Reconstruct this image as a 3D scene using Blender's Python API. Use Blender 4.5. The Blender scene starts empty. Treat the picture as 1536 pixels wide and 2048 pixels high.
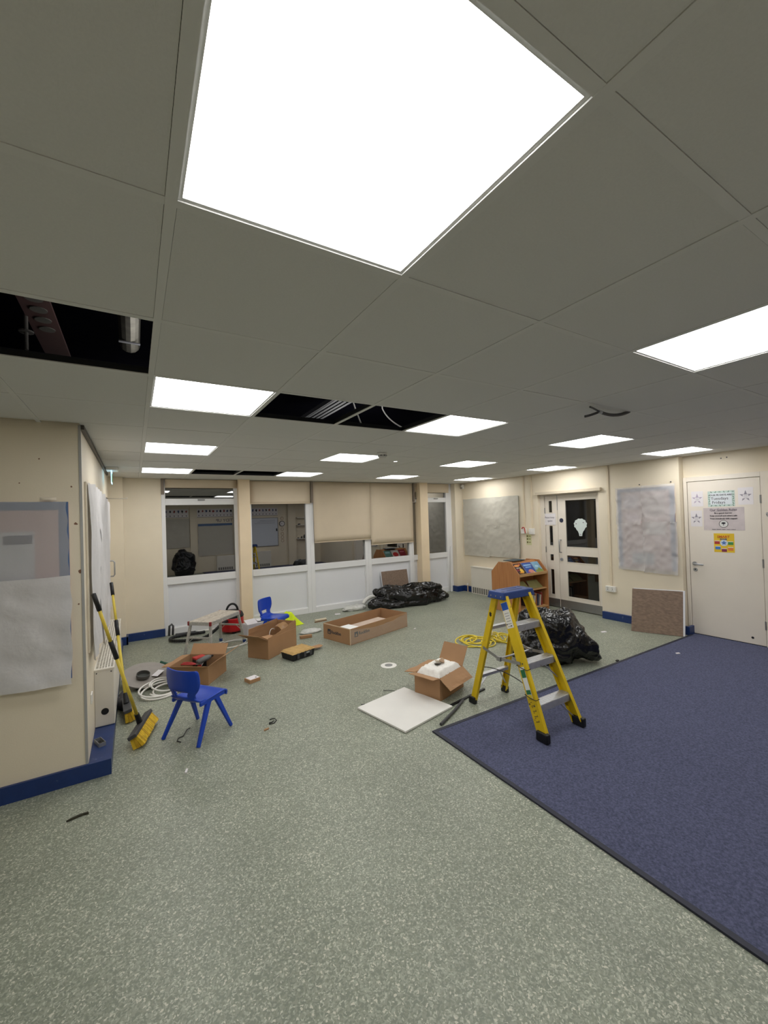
import bpy, bmesh, math, random
from mathutils import Vector, Matrix, noise
random.seed(7)
PI = math.pi
S = bpy.context.scene
C = S.collection

# ------------------------------------------------------------------ camera, world, exposure
YAW, PITCH, ROLL, FPX = 0.545486, 0.0119024, -0.0319886, 824.32
EYE = Vector((0, 0, 1.70))
cam_d = bpy.data.cameras.new('camera')
cam = bpy.data.objects.new('camera', cam_d)
C.objects.link(cam)
fw = Vector((math.sin(YAW)*math.cos(PITCH), math.cos(YAW)*math.cos(PITCH), math.sin(PITCH)))
rt0 = Vector((math.cos(YAW), -math.sin(YAW), 0))
up0 = rt0.cross(fw)
rt = math.cos(ROLL)*rt0 + math.sin(ROLL)*up0
up = -math.sin(ROLL)*rt0 + math.cos(ROLL)*up0
cam.matrix_world = Matrix(((rt.x, up.x, -fw.x, EYE.x), (rt.y, up.y, -fw.y, EYE.y), (rt.z, up.z, -fw.z, EYE.z), (0, 0, 0, 1)))
cam_d.sensor_fit = 'VERTICAL'
cam_d.sensor_height = 36.0
cam_d.lens = 36.0*FPX/2048.0
cam_d.clip_start = 0.02
S.camera = cam
w = bpy.data.worlds.new('night'); S.world = w; w.use_nodes = True
w.node_tree.nodes['Background'].inputs[0].default_value = (0.004, 0.005, 0.008, 1)
w.node_tree.nodes['Background'].inputs[1].default_value = 1.0
S.view_settings.view_transform = 'Standard'
S.view_settings.look = 'None'
S.view_settings.gamma = 1.0
S.view_settings.use_curve_mapping = False
S.view_settings.exposure = 0.0
PANEL_STRENGTH = 11.0
PANEL_COLOR = (1.0, 0.99, 0.975)

# ------------------------------------------------------------------ materials
def lin(c):
    return tuple((x/255/12.92 if x/255 <= 0.04045 else ((x/255+0.055)/1.055)**2.4) for x in c)

MATS = {}
def mat(name, rgb, rough=0.6, metal=0.0, var=0.0, vs=6.0, bump=0.0, bs=60.0, ior=1.45, coat=0.0, dirt=None, dirt_amt=0.0, ds=9.0):
    """procedural material: sRGB colour with noise variation, optional second colour in patches, optional fine relief"""
    if name in MATS: return MATS[name]
    m = bpy.data.materials.new(name); m.use_nodes = True
    nt = m.node_tree; N = nt.nodes; L = nt.links
    b = N['Principled BSDF']
    col = lin(rgb) + (1,)
    b.inputs['Base Color'].default_value = col
    b.inputs['Roughness'].default_value = rough
    b.inputs['Metallic'].default_value = metal
    b.inputs['IOR'].default_value = ior
    b.inputs['Coat Weight'].default_value = coat
    tc = N.new('ShaderNodeTexCoord')
    src = None
    if var > 0:
        n = N.new('ShaderNodeTexNoise'); n.inputs['Scale'].default_value = vs; n.inputs['Detail'].default_value = 4
        L.new(tc.outputs['Object'], n.inputs['Vector'])
        r = N.new('ShaderNodeMapRange'); r.inputs[1].default_value = 0.3; r.inputs[2].default_value = 0.7
        r.inputs[3].default_value = 1-var; r.inputs[4].default_value = 1+var
        L.new(n.outputs['Fac'], r.inputs[0])
        h = N.new('ShaderNodeHueSaturation'); h.inputs['Color'].default_value = col
        L.new(r.outputs[0], h.inputs['Value']); src = h.outputs[0]
    if dirt:
        n = N.new('ShaderNodeTexNoise'); n.inputs['Scale'].default_value = ds; n.inputs['Detail'].default_value = 6; n.inputs['Roughness'].default_value = 0.7
        L.new(tc.outputs['Object'], n.inputs['Vector'])
        r = N.new('ShaderNodeMapRange'); r.inputs[1].default_value = 0.60-dirt_amt*0.3; r.inputs[2].default_value = 0.72-dirt_amt*0.3
        r.inputs[3].default_value = 0; r.inputs[4].default_value = 1
        L.new(n.outputs['Fac'], r.inputs[0])
        mx = N.new('ShaderNodeMix'); mx.data_type = 'RGBA'
        L.new(r.outputs[0], mx.inputs['Factor'])
        if src: L.new(src, mx.inputs['A'])
        else: mx.inputs['A'].default_value = col
        mx.inputs['B'].default_value = lin(dirt) + (1,)
        src = mx.outputs['Result']
    if src: L.new(src, b.inputs['Base Color'])
    if bump > 0:
        n = N.new('ShaderNodeTexNoise'); n.inputs['Scale'].default_value = bs; n.inputs['Detail'].default_value = 3
        L.new(tc.outputs['Object'], n.inputs['Vector'])
        bp = N.new('ShaderNodeBump'); bp.inputs['Strength'].default_value = bump; bp.inputs['Distance'].default_value = 0.004
        L.new(n.outputs['Fac'], bp.inputs['Height']); L.new(bp.outputs[0], b.inputs['Normal'])
    MATS[name] = m
    return m

def floor_material():
    m = bpy.data.materials.new('flecked_green_vinyl'); m.use_nodes = True
    nt = m.node_tree; N = nt.nodes; L = nt.links; b = N['Principled BSDF']
    tc = N.new('ShaderNodeTexCoord')
    v = N.new('ShaderNodeTexVoronoi'); v.inputs['Scale'].default_value = 165
    ns = N.new('ShaderNodeTexNoise'); ns.inputs['Scale'].default_value = 60
    mp = N.new('ShaderNodeVectorMath'); mp.operation = 'MULTIPLY_ADD'
    L.new(tc.outputs['Object'], ns.inputs['Vector'])
    L.new(ns.outputs['Color'], mp.inputs[0]); mp.inputs[1].default_value = (0.02, 0.02, 0.0); L.new(tc.outputs['Object'], mp.inputs[2])
    L.new(mp.outputs[0], v.inputs['Vector'])
    sp = N.new('ShaderNodeSeparateColor'); L.new(v.outputs['Color'], sp.inputs[0])
    cr = N.new('ShaderNodeValToRGB'); cr.color_ramp.interpolation = 'CONSTANT'
    e = cr.color_ramp.elements
    stops = [(0.0, (120, 126, 112)), (0.30, (138, 143, 127)), (0.55, (151, 155, 139)), (0.72, (128, 134, 117)), (0.86, (172, 174, 158)), (0.95, (192, 190, 174))]
    e[0].position = 0; e[0].color = lin(stops[0][1])+(1,)
    e[1].position = stops[1][0]; e[1].color = lin(stops[1][1])+(1,)
    for p, c in stops[2:]:
        x = e.new(p); x.color = lin(c)+(1,)
    L.new(sp.outputs[0], cr.inputs[0])
    n2 = N.new('ShaderNodeTexNoise'); n2.inputs['Scale'].default_value = 1.7; n2.inputs['Detail'].default_value = 5
    L.new(tc.outputs['Object'], n2.inputs['Vector'])
    r = N.new('ShaderNodeMapRange'); r.inputs[1].default_value = 0.3; r.inputs[2].default_value = 0.7; r.inputs[3].default_value = 0.90; r.inputs[4].default_value = 1.10
    L.new(n2.outputs['Fac'], r.inputs[0])
    h = N.new('ShaderNodeHueSaturation'); L.new(cr.outputs[0], h.inputs['Color']); L.new(r.outputs[0], h.inputs['Value'])
    L.new(h.outputs[0], b.inputs['Base Color'])
    b.inputs['Roughness'].default_value = 0.42
    bp = N.new('ShaderNodeBump'); bp.inputs['Strength'].default_value = 0.08; bp.inputs['Distance'].default_value = 0.002
    L.new(sp.outputs[1], bp.inputs['Height']); L.new(bp.outputs[0], b.inputs['Normal'])
    return m

def carpet_material():
    m = bpy.data.materials.new('navy_carpet'); m.use_nodes = True
    nt = m.node_tree; N = nt.nodes; L = nt.links; b = N['Principled BSDF']
    tc = N.new('ShaderNodeTexCoord')
    n = N.new('ShaderNodeTexNoise'); n.inputs['Scale'].default_value = 75; n.inputs['Detail'].default_value = 4; n.inputs['Roughness'].default_value = 0.75
    L.new(tc.outputs['Object'], n.inputs['Vector'])
    cr = N.new('ShaderNodeValToRGB'); e = cr.color_ramp.elements
    e[0].position = 0.33; e[0].color = lin((52, 56, 78))+(1,)
    e[1].position = 0.68; e[1].color = lin((90, 94, 122))+(1,)
    L.new(n.outputs['Fac'], cr.inputs[0]); L.new(cr.outputs[0], b.inputs['Base Color'])
    b.inputs['Roughness'].default_value = 0.95
    bp = N.new('ShaderNodeBump'); bp.inputs['Strength'].default_value = 0.5; bp.inputs['Distance'].default_value = 0.004
    L.new(n.outputs['Fac'], bp.inputs['Height']); L.new(bp.outputs[0], b.inputs['Normal'])
    return m

def panel_material():
    m = bpy.data.materials.new('lit_diffuser'); m.use_nodes = True
    nt = m.node_tree; N = nt.nodes; L = nt.links
    N.remove(N['Principled BSDF'])
    e = N.new('ShaderNodeEmission'); e.inputs[0].default_value = PANEL_COLOR+(1,); e.inputs[1].default_value = PANEL_STRENGTH
    L.new(e.outputs[0], N['Material Output'].inputs[0])
    return m

def glow_material(name, rgb, s):
    m = bpy.data.materials.new(name); m.use_nodes = True
    b = m.node_tree.nodes['Principled BSDF']
    b.inputs['Base Color'].default_value = lin(rgb)+(1,)
    b.inputs['Emission Color'].default_value = lin(rgb)+(1,); b.inputs['Emission Strength'].default_value = s
    return m

def paper_material(name, rgb, see=0.25, rough=0.7, bump=0.25, bs=7):
    """thin greaseproof paper: lets part of what lies behind show"""
    m = bpy.data.materials.new(name); m.use_nodes = True
    nt = m.node_tree; N = nt.nodes; L = nt.links; b = N['Principled BSDF']
    b.inputs['Base Color'].default_value = lin(rgb)+(1,); b.inputs['Roughness'].default_value = rough
    tc = N.new('ShaderNodeTexCoord'); n = N.new('ShaderNodeTexNoise'); n.inputs['Scale'].default_value = bs; n.inputs['Detail'].default_value = 6
    n.inputs['Distortion'].default_value = 0.2
    L.new(tc.outputs['Object'], n.inputs['Vector'])
    bp = N.new('ShaderNodeBump'); bp.inputs['Strength'].default_value = bump; bp.inputs['Distance'].default_value = 0.03
    L.new(n.outputs['Fac'], bp.inputs['Height']); L.new(bp.outputs[0], b.inputs['Normal'])
    t = N.new('ShaderNodeBsdfTransparent'); mx = N.new('ShaderNodeMixShader'); mx.inputs[0].default_value = see
    L.new(b.outputs[0], mx.inputs[1]); L.new(t.outputs[0], mx.inputs[2])
    L.new(mx.outputs[0], N['Material Output'].inputs[0])
    return m

def grain_material(name, a, bcol, axis=2, scale=6, rough=0.5):
    m = bpy.data.materials.new(name); m.use_nodes = True
    nt = m.node_tree; N = nt.nodes; L = nt.links; b = N['Principled BSDF']
    tc = N.new('ShaderNodeTexCoord'); mp = N.new('ShaderNodeMapping')
    sc = [scale*6]*3; sc[axis] = scale*0.35
    mp.inputs['Scale'].default_value = sc
    L.new(tc.outputs['Object'], mp.inputs['Vector'])
    n = N.new('ShaderNodeTexNoise'); n.inputs['Scale'].default_value = 1.0; n.inputs['Detail'].default_value = 5
    L.new(mp.outputs[0], n.inputs['Vector'])
    cr = N.new('ShaderNodeValToRGB'); e = cr.color_ramp.elements
    e[0].position = 0.3; e[0].color = lin(a)+(1,); e[1].position = 0.7; e[1].color = lin(bcol)+(1,)
    L.new(n.outputs['Fac'], cr.inputs[0]); L.new(cr.outputs[0], b.inputs['Base Color'])
    b.inputs['Roughness'].default_value = rough
    return m

M_FLOOR = floor_material(); M_CARPET = carpet_material(); M_LIT = panel_material()
M_WALL = mat('cream_wall_paint', (227, 216, 194), 0.55, var=0.025, vs=3, bump=0.12, bs=120)
M_UPVC = mat('white_plastic_frame', (226, 226, 226), 0.32, var=0.015, vs=4)
M_WPANEL = mat('white_panel', (222, 223, 226), 0.38, var=0.02, vs=2)
M_DOOR = mat('off_white_door_paint', (226, 218, 205), 0.45, var=0.02, vs=3)
M_CEIL = mat('white_ceiling_tile', (214, 214, 211), 0.9, var=0.02, vs=150, bump=0.15, bs=260)
M_RAIL = mat('white_ceiling_rail', (216, 216, 213), 0.7, var=0.01)
M_WEB = mat('shaded_rail_web', (34, 35, 40), 0.5, var=0.05)  # rail web coloured dark to stand for shade inside the open gaps
M_DARKVOID = mat('dark_soffit', (3, 3, 5), 0.95, var=0.3, vs=3, ior=1.02)  # near-black colour carries the darkness of the void above the ceiling
M_BLUE = mat('navy_gloss_paint', (28, 52, 104), 0.35, var=0.08, vs=12, dirt=(120, 130, 155), dirt_amt=-0.10, ds=14)
M_BLIND = mat('cream_blind_fabric', (205, 190, 166), 0.8, var=0.03, vs=3, bump=0.1, bs=400)
M_GLASS = mat('night_window_glass', (5, 6, 8), 0.012, ior=3.5)
M_GLASSD = mat('night_door_glass', (14, 14, 13), 0.03, ior=1.75)
M_METAL = mat('brushed_metal', (178, 180, 184), 0.35, metal=0.9, var=0.05, vs=30)
M_ALU = mat('aluminium', (196, 197, 199), 0.38, metal=0.75, var=0.06, vs=25, dirt=(150, 140, 122), dirt_amt=0.0, ds=18)
M_KICK = mat('steel_kick_plate', (150, 150, 150), 0.35, metal=0.8, var=0.04, vs=10)
M_BLACK = mat('black_plastic', (20, 20, 22), 0.45, var=0.1)
M_DGREY = mat('dark_grey_plastic', (66, 66, 68), 0.5, var=0.08)
M_WHITEP = mat('white_plastic', (228, 226, 220), 0.4, var=0.015)
M_INK = mat('dark_ink', (48, 46, 50), 0.8, var=0.05)
M_GREYINK = mat('grey_ink', (120, 112, 122), 0.8, var=0.05)
M_CARD = mat('brown_cardboard', (166, 128, 92), 0.75, var=0.05, vs=5, bump=0.1, bs=200)
M_CARDIN = mat('cardboard_inner', (150, 112, 78), 0.8, var=0.05, vs=5)
M_HARD = grain_material('brown_hardboard', (112, 94, 80), (140, 119, 102), axis=1, scale=10, rough=0.75)
M_OAK = grain_material('oak_veneer', (168, 112, 66), (188, 132, 84), axis=2, scale=8, rough=0.45)
M_BEECH = grain_material('beech_shelf', (176, 134, 88), (196, 156, 106), axis=0, scale=8, rough=0.45)
M_YEL = mat('yellow_fibreglass', (214, 182, 20), 0.42, var=0.08, vs=8, dirt=(160, 132, 40), dirt_amt=-0.02, ds=16)
M_CAP = mat('blue_plastic_cap', (30, 58, 118), 0.4, var=0.05, vs=20)
M_CHAIR = mat('blue_polypropylene', (16, 62, 172), 0.3, var=0.03, vs=10)
M_PAPER = mat('white_paper', (226, 222, 224), 0.7, var=0.02, vs=8)
M_GREASE = paper_material('greaseproof_sheet', (212, 209, 209), see=0.60)
M_GREASE4 = paper_material('greaseproof_sheet_loose', (212, 209, 207), see=0.44)
M_GREASE2 = paper_material('greaseproof_sheet_dense', (196, 192, 180), see=0.10)
M_GREASE3 = paper_material('greaseproof_sheet_white', (216, 214, 214), see=0.12, bump=0.25, bs=9)
M_BORDER = mat('blue_grey_border_paper', (88, 112, 150), 0.8, var=0.04)
M_PINK = mat('faded_pink_backing', (196, 172, 172), 0.8, var=0.03)
def bag_material():
    m = mat('black_polythene', (8, 8, 9), 0.2, ior=1.5, bump=.9, bs=16)
    m.node_tree.nodes['Bump'].inputs['Distance'].default_value = .012
    return m
M_BAG = bag_material()

# ------------------------------------------------------------------ mesh builder
class MB:
    def __init__(s): s.v = []; s.f = []
    def add(s, vs, fs):
        o = len(s.v); s.v += [Vector(p) for p in vs]; s.f += [tuple(i+o for i in f) for f in fs]; return s
    def box(s, x0, x1, y0, y1, z0, z1):
        return s.add([(x0, y0, z0), (x1, y0, z0), (x1, y1, z0), (x0, y1, z0), (x0, y0, z1), (x1, y0, z1), (x1, y1, z1), (x0, y1, z1)],
                     [(0, 3, 2, 1), (4, 5, 6, 7), (0, 1, 5, 4), (1, 2, 6, 5), (2, 3, 7, 6), (3, 0, 4, 7)])
    def obox(s, c, ax, ay, az):
        """box by centre and three half-axis vectors"""
        c = Vector(c); ax = Vector(ax); ay = Vector(ay); az = Vector(az)
        p = [c+i*ax+j*ay+k*az for k in (-1, 1) for j, i in ((-1, -1), (-1, 1), (1, 1), (1, -1))]
        return s.add(p, [(0, 3, 2, 1), (4, 5, 6, 7), (0, 1, 5, 4), (1, 2, 6, 5), (2, 3, 7, 6), (3, 0, 4, 7)])
    def bar(s, a, b, side, wa, wb, ta, tb):
        """tapered bar from a to b; side = direction of the width"""
        a = Vector(a); b = Vector(b); d = (b-a).normalized()
        u = Vector(side); u = (u-d*u.dot(d)).normalized(); n = d.cross(u)
        p = []
        for c, ww, tt in ((a, wa, ta), (b, wb, tb)):
            p += [c-u*ww/2-n*tt/2, c+u*ww/2-n*tt/2, c+u*ww/2+n*tt/2, c-u*ww/2+n*tt/2]
        return s.add(p, [(0, 3, 2, 1), (4, 5, 6, 7), (0, 1, 5, 4), (1, 2, 6, 5), (2, 3, 7, 6), (3, 0, 4, 7)])
    def tube(s, pts, r, n=8, closed=False, cap=True):
        pts = [Vector(p) for p in pts]; k = len(pts)
        R = r if isinstance(r, (list, tuple)) else [r]*k
        o = len(s.v); prev = None
        for i, p in enumerate(pts):
            if closed: d = pts[(i+1) % k]-pts[i-1]
            else: d = pts[min(i+1, k-1)]-pts[max(i-1, 0)]
            d = d.normalized() if d.length > 1e-9 else Vector((0, 0, 1))
            if prev is None: u = d.orthogonal().normalized()
            else:
                u = prev-d*prev.dot(d); u = u.normalized() if u.length > 1e-6 else d.orthogonal().normalized()
            prev = u; w_ = d.cross(u)
            s.v += [p+R[i]*(math.cos(2*PI*j/n)*u+math.sin(2*PI*j/n)*w_) for j in range(n)]
        for i in range(k if closed else k-1):
            a = o+i*n; b = o+((i+1) % k)*n
            for j in range(n): s.f.append((a+j, a+(j+1) % n, b+(j+1) % n, b+j))
        if cap and not closed:
            s.f.append(tuple(o+j for j in reversed(range(n)))); s.f.append(tuple(o+(k-1)*n+j for j in range(n)))
        return s
    def cyl(s, a, b, ra, rb=None, n=20): return s.tube([a, b], [ra, ra if rb is None else rb], n)
    def prism(s, poly, org, u, v, t):
        """polygon (list of 2-D points) in plane org+x*u+y*v, thickened by vector t"""
        org = Vector(org); u = Vector(u); v = Vector(v); t = Vector(t); k = len(poly)
        a = [org+x*u+y*v for x, y in poly]
        fl = u.cross(v).dot(t) > 0
        f = [tuple(range(k)) if not fl else tuple(reversed(range(k))), tuple(range(k, 2*k)) if fl else tuple(reversed(range(k, 2*k)))]
        for i in range(k):
            j = (i+1) % k
            f.append((i, j, k+j, k+i) if fl else (j, i, k+i, k+j))
        return s.add(a+[p+t for p in a], f)
    def grid(s, fn, nu, nv, skip=None):
        o = len(s.v)
        for j in range(nv+1):
            for i in range(nu+1): s.v.append(Vector(fn(i/nu, j/nv)))
        for j in range(nv):
            for i in range(nu):
                if skip and skip(i, j): continue
                a = o+j*(nu+1)+i; s.f.append((a, a+1, a+nu+2, a+nu+1))
        return s
    def lathe(s, prof, c=(0, 0, 0), n=24):
        c = Vector(c); o = len(s.v)
        for r, z in prof:
            for j in range(n): s.v.append(c+Vector((r*math.cos(2*PI*j/n), r*math.sin(2*PI*j/n), z)))
        for i in range(len(prof)-1):
            for j in range(n): s.f.append((o+i*n+j, o+i*n+(j+1) % n, o+(i+1)*n+(j+1) % n, o+(i+1)*n+j))
        s.f.append(tuple(o+j for j in reversed(range(n)))); s.f.append(tuple(o+(len(prof)-1)*n+j for j in range(n)))
        return s
    def build(s, name, m, parent=None, world=False, smooth=False, bevel=0.0, solid=0.0, sub=0):
        me = bpy.data.meshes.new(name)
        off = Vector((0, 0, 0))
        if world and parent is not None:
            p = parent
            while p is not None: off = off+p.location; p = p.parent
        me.from_pydata([tuple(p-off) for p in s.v], [], s.f); me.update()
        o = bpy.data.objects.new(name, me); C.objects.link(o)
        if parent is not None: o.parent = parent
        me.materials.append(m)
        if smooth:
            for p in me.polygons: p.use_smooth = True
        if solid:
            q = o.modifiers.new('thickness', 'SOLIDIFY'); q.thickness = solid; q.offset = 0
        if bevel:
            q = o.modifiers.new('bevel', 'BEVEL'); q.width = bevel; q.segments = 2; q.limit_method = 'ANGLE'; q.angle_limit = 0.6
        if sub:
            q = o.modifiers.new('subdivision', 'SUBSURF'); q.levels = sub; q.render_levels = sub
        return o

def tag(o, label=None, cat=None, group=None, kind=None):
    if label: o['label'] = label
    if cat: o['category'] = cat
    if group: o['group'] = group
    if kind: o['kind'] = kind
    return o
def thing(name, label, cat, loc=(0, 0, 0), rz=0.0, group=None, kind=None):
    o = bpy.data.objects.new(name, None); C.objects.link(o); o.empty_display_size = 0.1
    o.location = loc; o.rotation_euler = (0, 0, rz)
    return tag(o, label, cat, group, kind)
def struct(name, mb, m, label=None, **k):
    o = mb.build(name, m, **k); return tag(o, label, None, None, 'structure')
def sroot(name, loc=(0, 0, 0), label=None):
    return thing(name, label, None, loc, kind='structure')
def box(*a): return MB().box(*a)
def lettering(txt, size, org, u, v, m, parent, name='lettering', align='CENTER', bold=0.0, spacing=1.0):
    """flat lettering as a thin mesh: org = middle of the line, u = reading direction, v = up"""
    cu = bpy.data.curves.new(name, 'FONT'); cu.body = txt; cu.size = size; cu.align_x = align; cu.align_y = 'CENTER'
    cu.extrude = 0.0006; cu.offset = bold; cu.resolution_u = 2; cu.space_character = spacing
    to = bpy.data.objects.new(name, cu)
    u = Vector(u); v = Vector(v); n = u.cross(v)
    me = bpy.data.meshes.new_from_object(to)
    bpy.data.objects.remove(to)
    off = Vector((0, 0, 0)); p = parent
    while p is not None: off = off+p.location; p = p.parent
    org = Vector(org)-off
    me.transform(Matrix(((u.x, v.x, n.x, org.x), (u.y, v.y, n.y, org.y), (u.z, v.z, n.z, org.z), (0, 0, 0, 1))))
    me.materials.clear(); me.materials.append(m)
    o = bpy.data.objects.new(name, me); C.objects.link(o); o.parent = parent
    return o
def paper_sheet(name, org, u, v, n, amp, m, parent, seed=0, nu=22, nv=22, fs=3.0, curl=0.0, vert=1.0):
    """crumpled sheet hung in a plane: org corner, u/v edge vectors, n outward normal; edges stay uneven"""
    org = Vector(org); u = Vector(u); v = Vector(v); n = Vector(n)
    lu, lv = u.length, v.length
    def fn(a, b):
        p = Vector((a*lu*fs, b*lv*fs*vert, seed*7.3))
        d = noise.noise(p)+0.5*noise.noise(p*2.3)+0.55*abs(noise.noise(p*1.7))+0.3*max(0, .25-abs(noise.noise(p*1.3+Vector((3, 1, 0)))))*4-.3
        e = 0.010*noise.noise(Vector((a*5+seed, b*5, 2.2)))
        ea = e if a in (0.0, 1.0) else 0; eb = e if b in (0.0, 1.0) else 0
        lift = curl*(max(0, a-0.75)/0.25)**2*(max(0, 0.35-b)/0.35)
        return org+u*(a+ea)+v*(b+eb)+n*(max(0.0, amp*(d+0.9))+lift)
    return MB().grid(fn, nu, nv).build(name, m, parent, world=True, smooth=True)

# ================================================================== ROOM SHELL
H = 2.39                      # ceiling
XL, XC, XR, XD = -3.2, -0.30, 6.30, 6.42     # far left wall, chimney block side, right wall, recessed door wall
YB, YF, YW = -1.0, 3.45, 7.15                # wall behind the camera, block front, window wall
TOP = 3.0
struct('floor', box(XL-.1, XD+.12, YB-.1, YW+.2, -.06, 0), M_FLOOR, 'green flecked vinyl floor')
struct('wall_left', box(XL, XC, YF, YW+.2, 0, H+.06), M_WALL, 'cream painted wall block on the left')
struct('wall_outer', box(XL-.1, XL, YB-.1, YF, 0, H+.06), M_WALL)
struct('wall_back', box(XL, XD+.12, YB-.1, YB, 0, H+.06), M_WALL)
struct('wall_far', box(XC, .36, YW-.03, YW+.2, 0, H+.06), M_WALL, 'cream wall left of the windows')
struct('trim_1', box(XC, -.13, 6.96, YW-.03, 0, H+.05), M_WALL)
wr = sroot('wall_right')
MB().box(XR, XR+.22, 4.97, YW+.2, 0, H+.06).build('wall_panel', M_WALL, wr)
MB().box(XR, XR+.22, 3.82, 4.97, 2.03, H+.06).build('wall_panel', M_WALL, wr)
MB().box(XR, XR+.22, 2.68, 3.82, 0, H+.06).build('wall_panel', M_WALL, wr)
MB().box(XD, XD+.10, 1.74, 2.68, 0, H+.06).build('wall_panel', M_WALL, wr)
MB().box(XR, XR+.22, YB, 1.76, 0, H+.06).build('wall_panel', M_WALL, wr)
MB().box(6.44, 6.52, 3.82, 4.97, 0, 2.03).build('wall_panel', M_WALL, wr)
struct('trim_2', MB().box(6.09, XR, 6.99, YW+.05, 0, H+.05), M_WALL)
struct('wall_header', box(.36, 6.10, YW+.02, YW+.2, 2.395, H+.06), M_WALL)
# grey corner bead of the block
struct('trim_3', box(XC-.012, XC+.003, YF-.004, YF+.012, .1, H), mat('grey_corner_bead', (164, 164, 160), .45, var=.05, vs=5))
struct('trim_4', box(XC, XC+.022, YF, 6.5, H-.03, H+.0), mat('dark_edge_angle', (74, 70, 66), .5, var=.05))

# carpet
cp = thing('carpet', 'navy blue carpet laid over the right part of the green floor', 'carpet', (1.965, YB, 0))
MB().box(1.995, XR-.005, YB+.005, 2.585, 0, .009).build('carpet_pile', M_CARPET, cp, world=True)
edge = mat('dark_edge_strip', (40, 42, 56), .6, var=.05)
MB().box(1.965, 1.995, YB+.005, 2.615, 0, .011).build('edge_strip', edge, cp, world=True)
MB().box(1.995, XR-.005, 2.585, 2.615, 0, .011).build('edge_strip', edge, cp, world=True)
MB().box(XR-.005, XD-.03, 1.75, 2.60, 0, .009).build('carpet_pile', M_CARPET, cp, world=True)

# skirtings
struct('baseboard_left', box(XL, -.168, YF-.02, YF, 0, .105), M_BLUE)
struct('baseboard_block', MB().box(XC, -.168, YF, 6.96, 0, .088), M_BLUE, bevel=.004)
struct('baseboard_far', MB().box(-.13, .37, 7.085, 7.12, 0, .115), M_BLUE, bevel=.004)
struct('baseboard_pier', MB().box(XC, -.105, 6.93, 6.96, 0, .115).box(-.13, -.105, 6.93, 7.10, 0, .115), M_BLUE, bevel=.004)
struct('baseboard_right', MB().box(6.255, XR, 2.645, 3.80, 0, .112), M_BLUE, bevel=.004)
struct('baseboard_reveal', MB().box(6.255, XD-.02, 2.61, 2.645, 0, .112), M_BLUE, bevel=.004)
struct('baseboard_corner', MB().box(6.05, XR, 6.955, 6.99, 0, .12).box(6.05, 6.09, 6.99, 7.11, 0, .12).box(6.255, XR, 6.66, 6.955, 0, .12), M_BLUE, bevel=.004)

# ------------------------------------------------------------------ ceiling grid, tiles, lights
X0, Y0, TP = .0823862, .378063, .6
ceil = sroot('ceiling', (0, 0, H), 'suspended ceiling of white tiles in a rail grid')
def xspan(y):                     # room extent in x at depth y
    l = XC if y > YF else XL
    r = XD if 1.72 < y < 2.68 else XR
    return l, r
def yspan(x):
    return YB, (YF if x < XC else YW)
LIGHTS = [(0, 0), (3, 0), (6, 0), (9, 0), (0, 3), (3, 3), (6, 3), (9, 3), (0, 6), (3, 6), (6, 6), (9, 6), (0, 9), (3, 9), (6, 9), (9, 9), (-3, 0)]  # last entry is an unseen panel, added to light the left side
HOLES = [(-1, 2), (1, 3), (2, 3), (1, 9), (2, 9)]
for i in range(-5, 11):
    x = X0+TP*i
    y0, y1 = yspan(x)
    if x > XR: y0, y1 = 1.72, 2.68
    rl = MB().box(x-.012, x+.012, y0, y1, H, H+.004).build('ceiling_rail', M_RAIL, ceil, world=True)
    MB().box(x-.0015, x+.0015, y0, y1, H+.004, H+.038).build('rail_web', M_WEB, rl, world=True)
for j in range(-2, 12):
    y = Y0+TP*j
    x0, x1 = xspan(y)
    rl = MB().box(x0, x1, y-.012, y+.012, H+.0006, H+.0045).build('ceiling_rail', M_RAIL, ceil, world=True)
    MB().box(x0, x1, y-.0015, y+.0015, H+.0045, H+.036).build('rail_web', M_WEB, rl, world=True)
full = None
for i in range(-6, 11):
    for j in range(-3, 12):
        if (i, j) in LIGHTS or (i, j) in HOLES: continue
        cx, cy = X0+TP*(i+.5), Y0+TP*(j+.5)
        x0, x1, y0, y1 = cx-.2872, cx+.2872, cy-.2872, cy+.2872
        if cy > YF and x1 < XC: continue
        l, r = (XC if y0 > YF-.3 and cy > YF-.1 else XL), (XD if 1.72 < cy < 2.9 and y0 < 2.68 else XR)
        x0c, x1c = max(x0, l), min(x1, r)
        y1c = min(y1, YW); y0c = max(y0, YB)
        if i == -1 and cy < YF < y1: pass
        elif cx < XC: y1c = min(y1c, YF)
        if x1 > XR and x0c > XR-.02:
            y0c = max(y0c, 1.72); y1c = min(y1c, 2.68)
        if x1c-x0c < .03 or y1c-y0c < .03: continue
        whole = abs(x1c-x0c-.5744) < 1e-6 and abs(y1c-y0c-.5744) < 1e-6
        if whole and full is not None:
            o = bpy.data.objects.new('ceiling_tile', full); C.objects.link(o); o.parent = ceil
        else:
            hx, hy = (x1c-x0c)/2, (y1c-y0c)/2
            o = MB().box(-hx, hx, -hy, hy, 0, .015).build('ceiling_tile', M_CEIL, ceil)
            if whole: full = o.data
        o.location = ((x0c+x1c)/2, (y0c+y1c)/2, .0010+random.uniform(0, .0016))
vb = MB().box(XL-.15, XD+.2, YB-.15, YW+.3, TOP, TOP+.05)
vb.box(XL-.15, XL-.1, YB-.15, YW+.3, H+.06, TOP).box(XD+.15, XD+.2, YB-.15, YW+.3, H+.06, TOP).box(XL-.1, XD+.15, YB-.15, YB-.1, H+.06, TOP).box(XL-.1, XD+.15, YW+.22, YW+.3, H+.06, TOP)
struct('ceiling_soffit', vb, M_DARKVOID)

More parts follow.
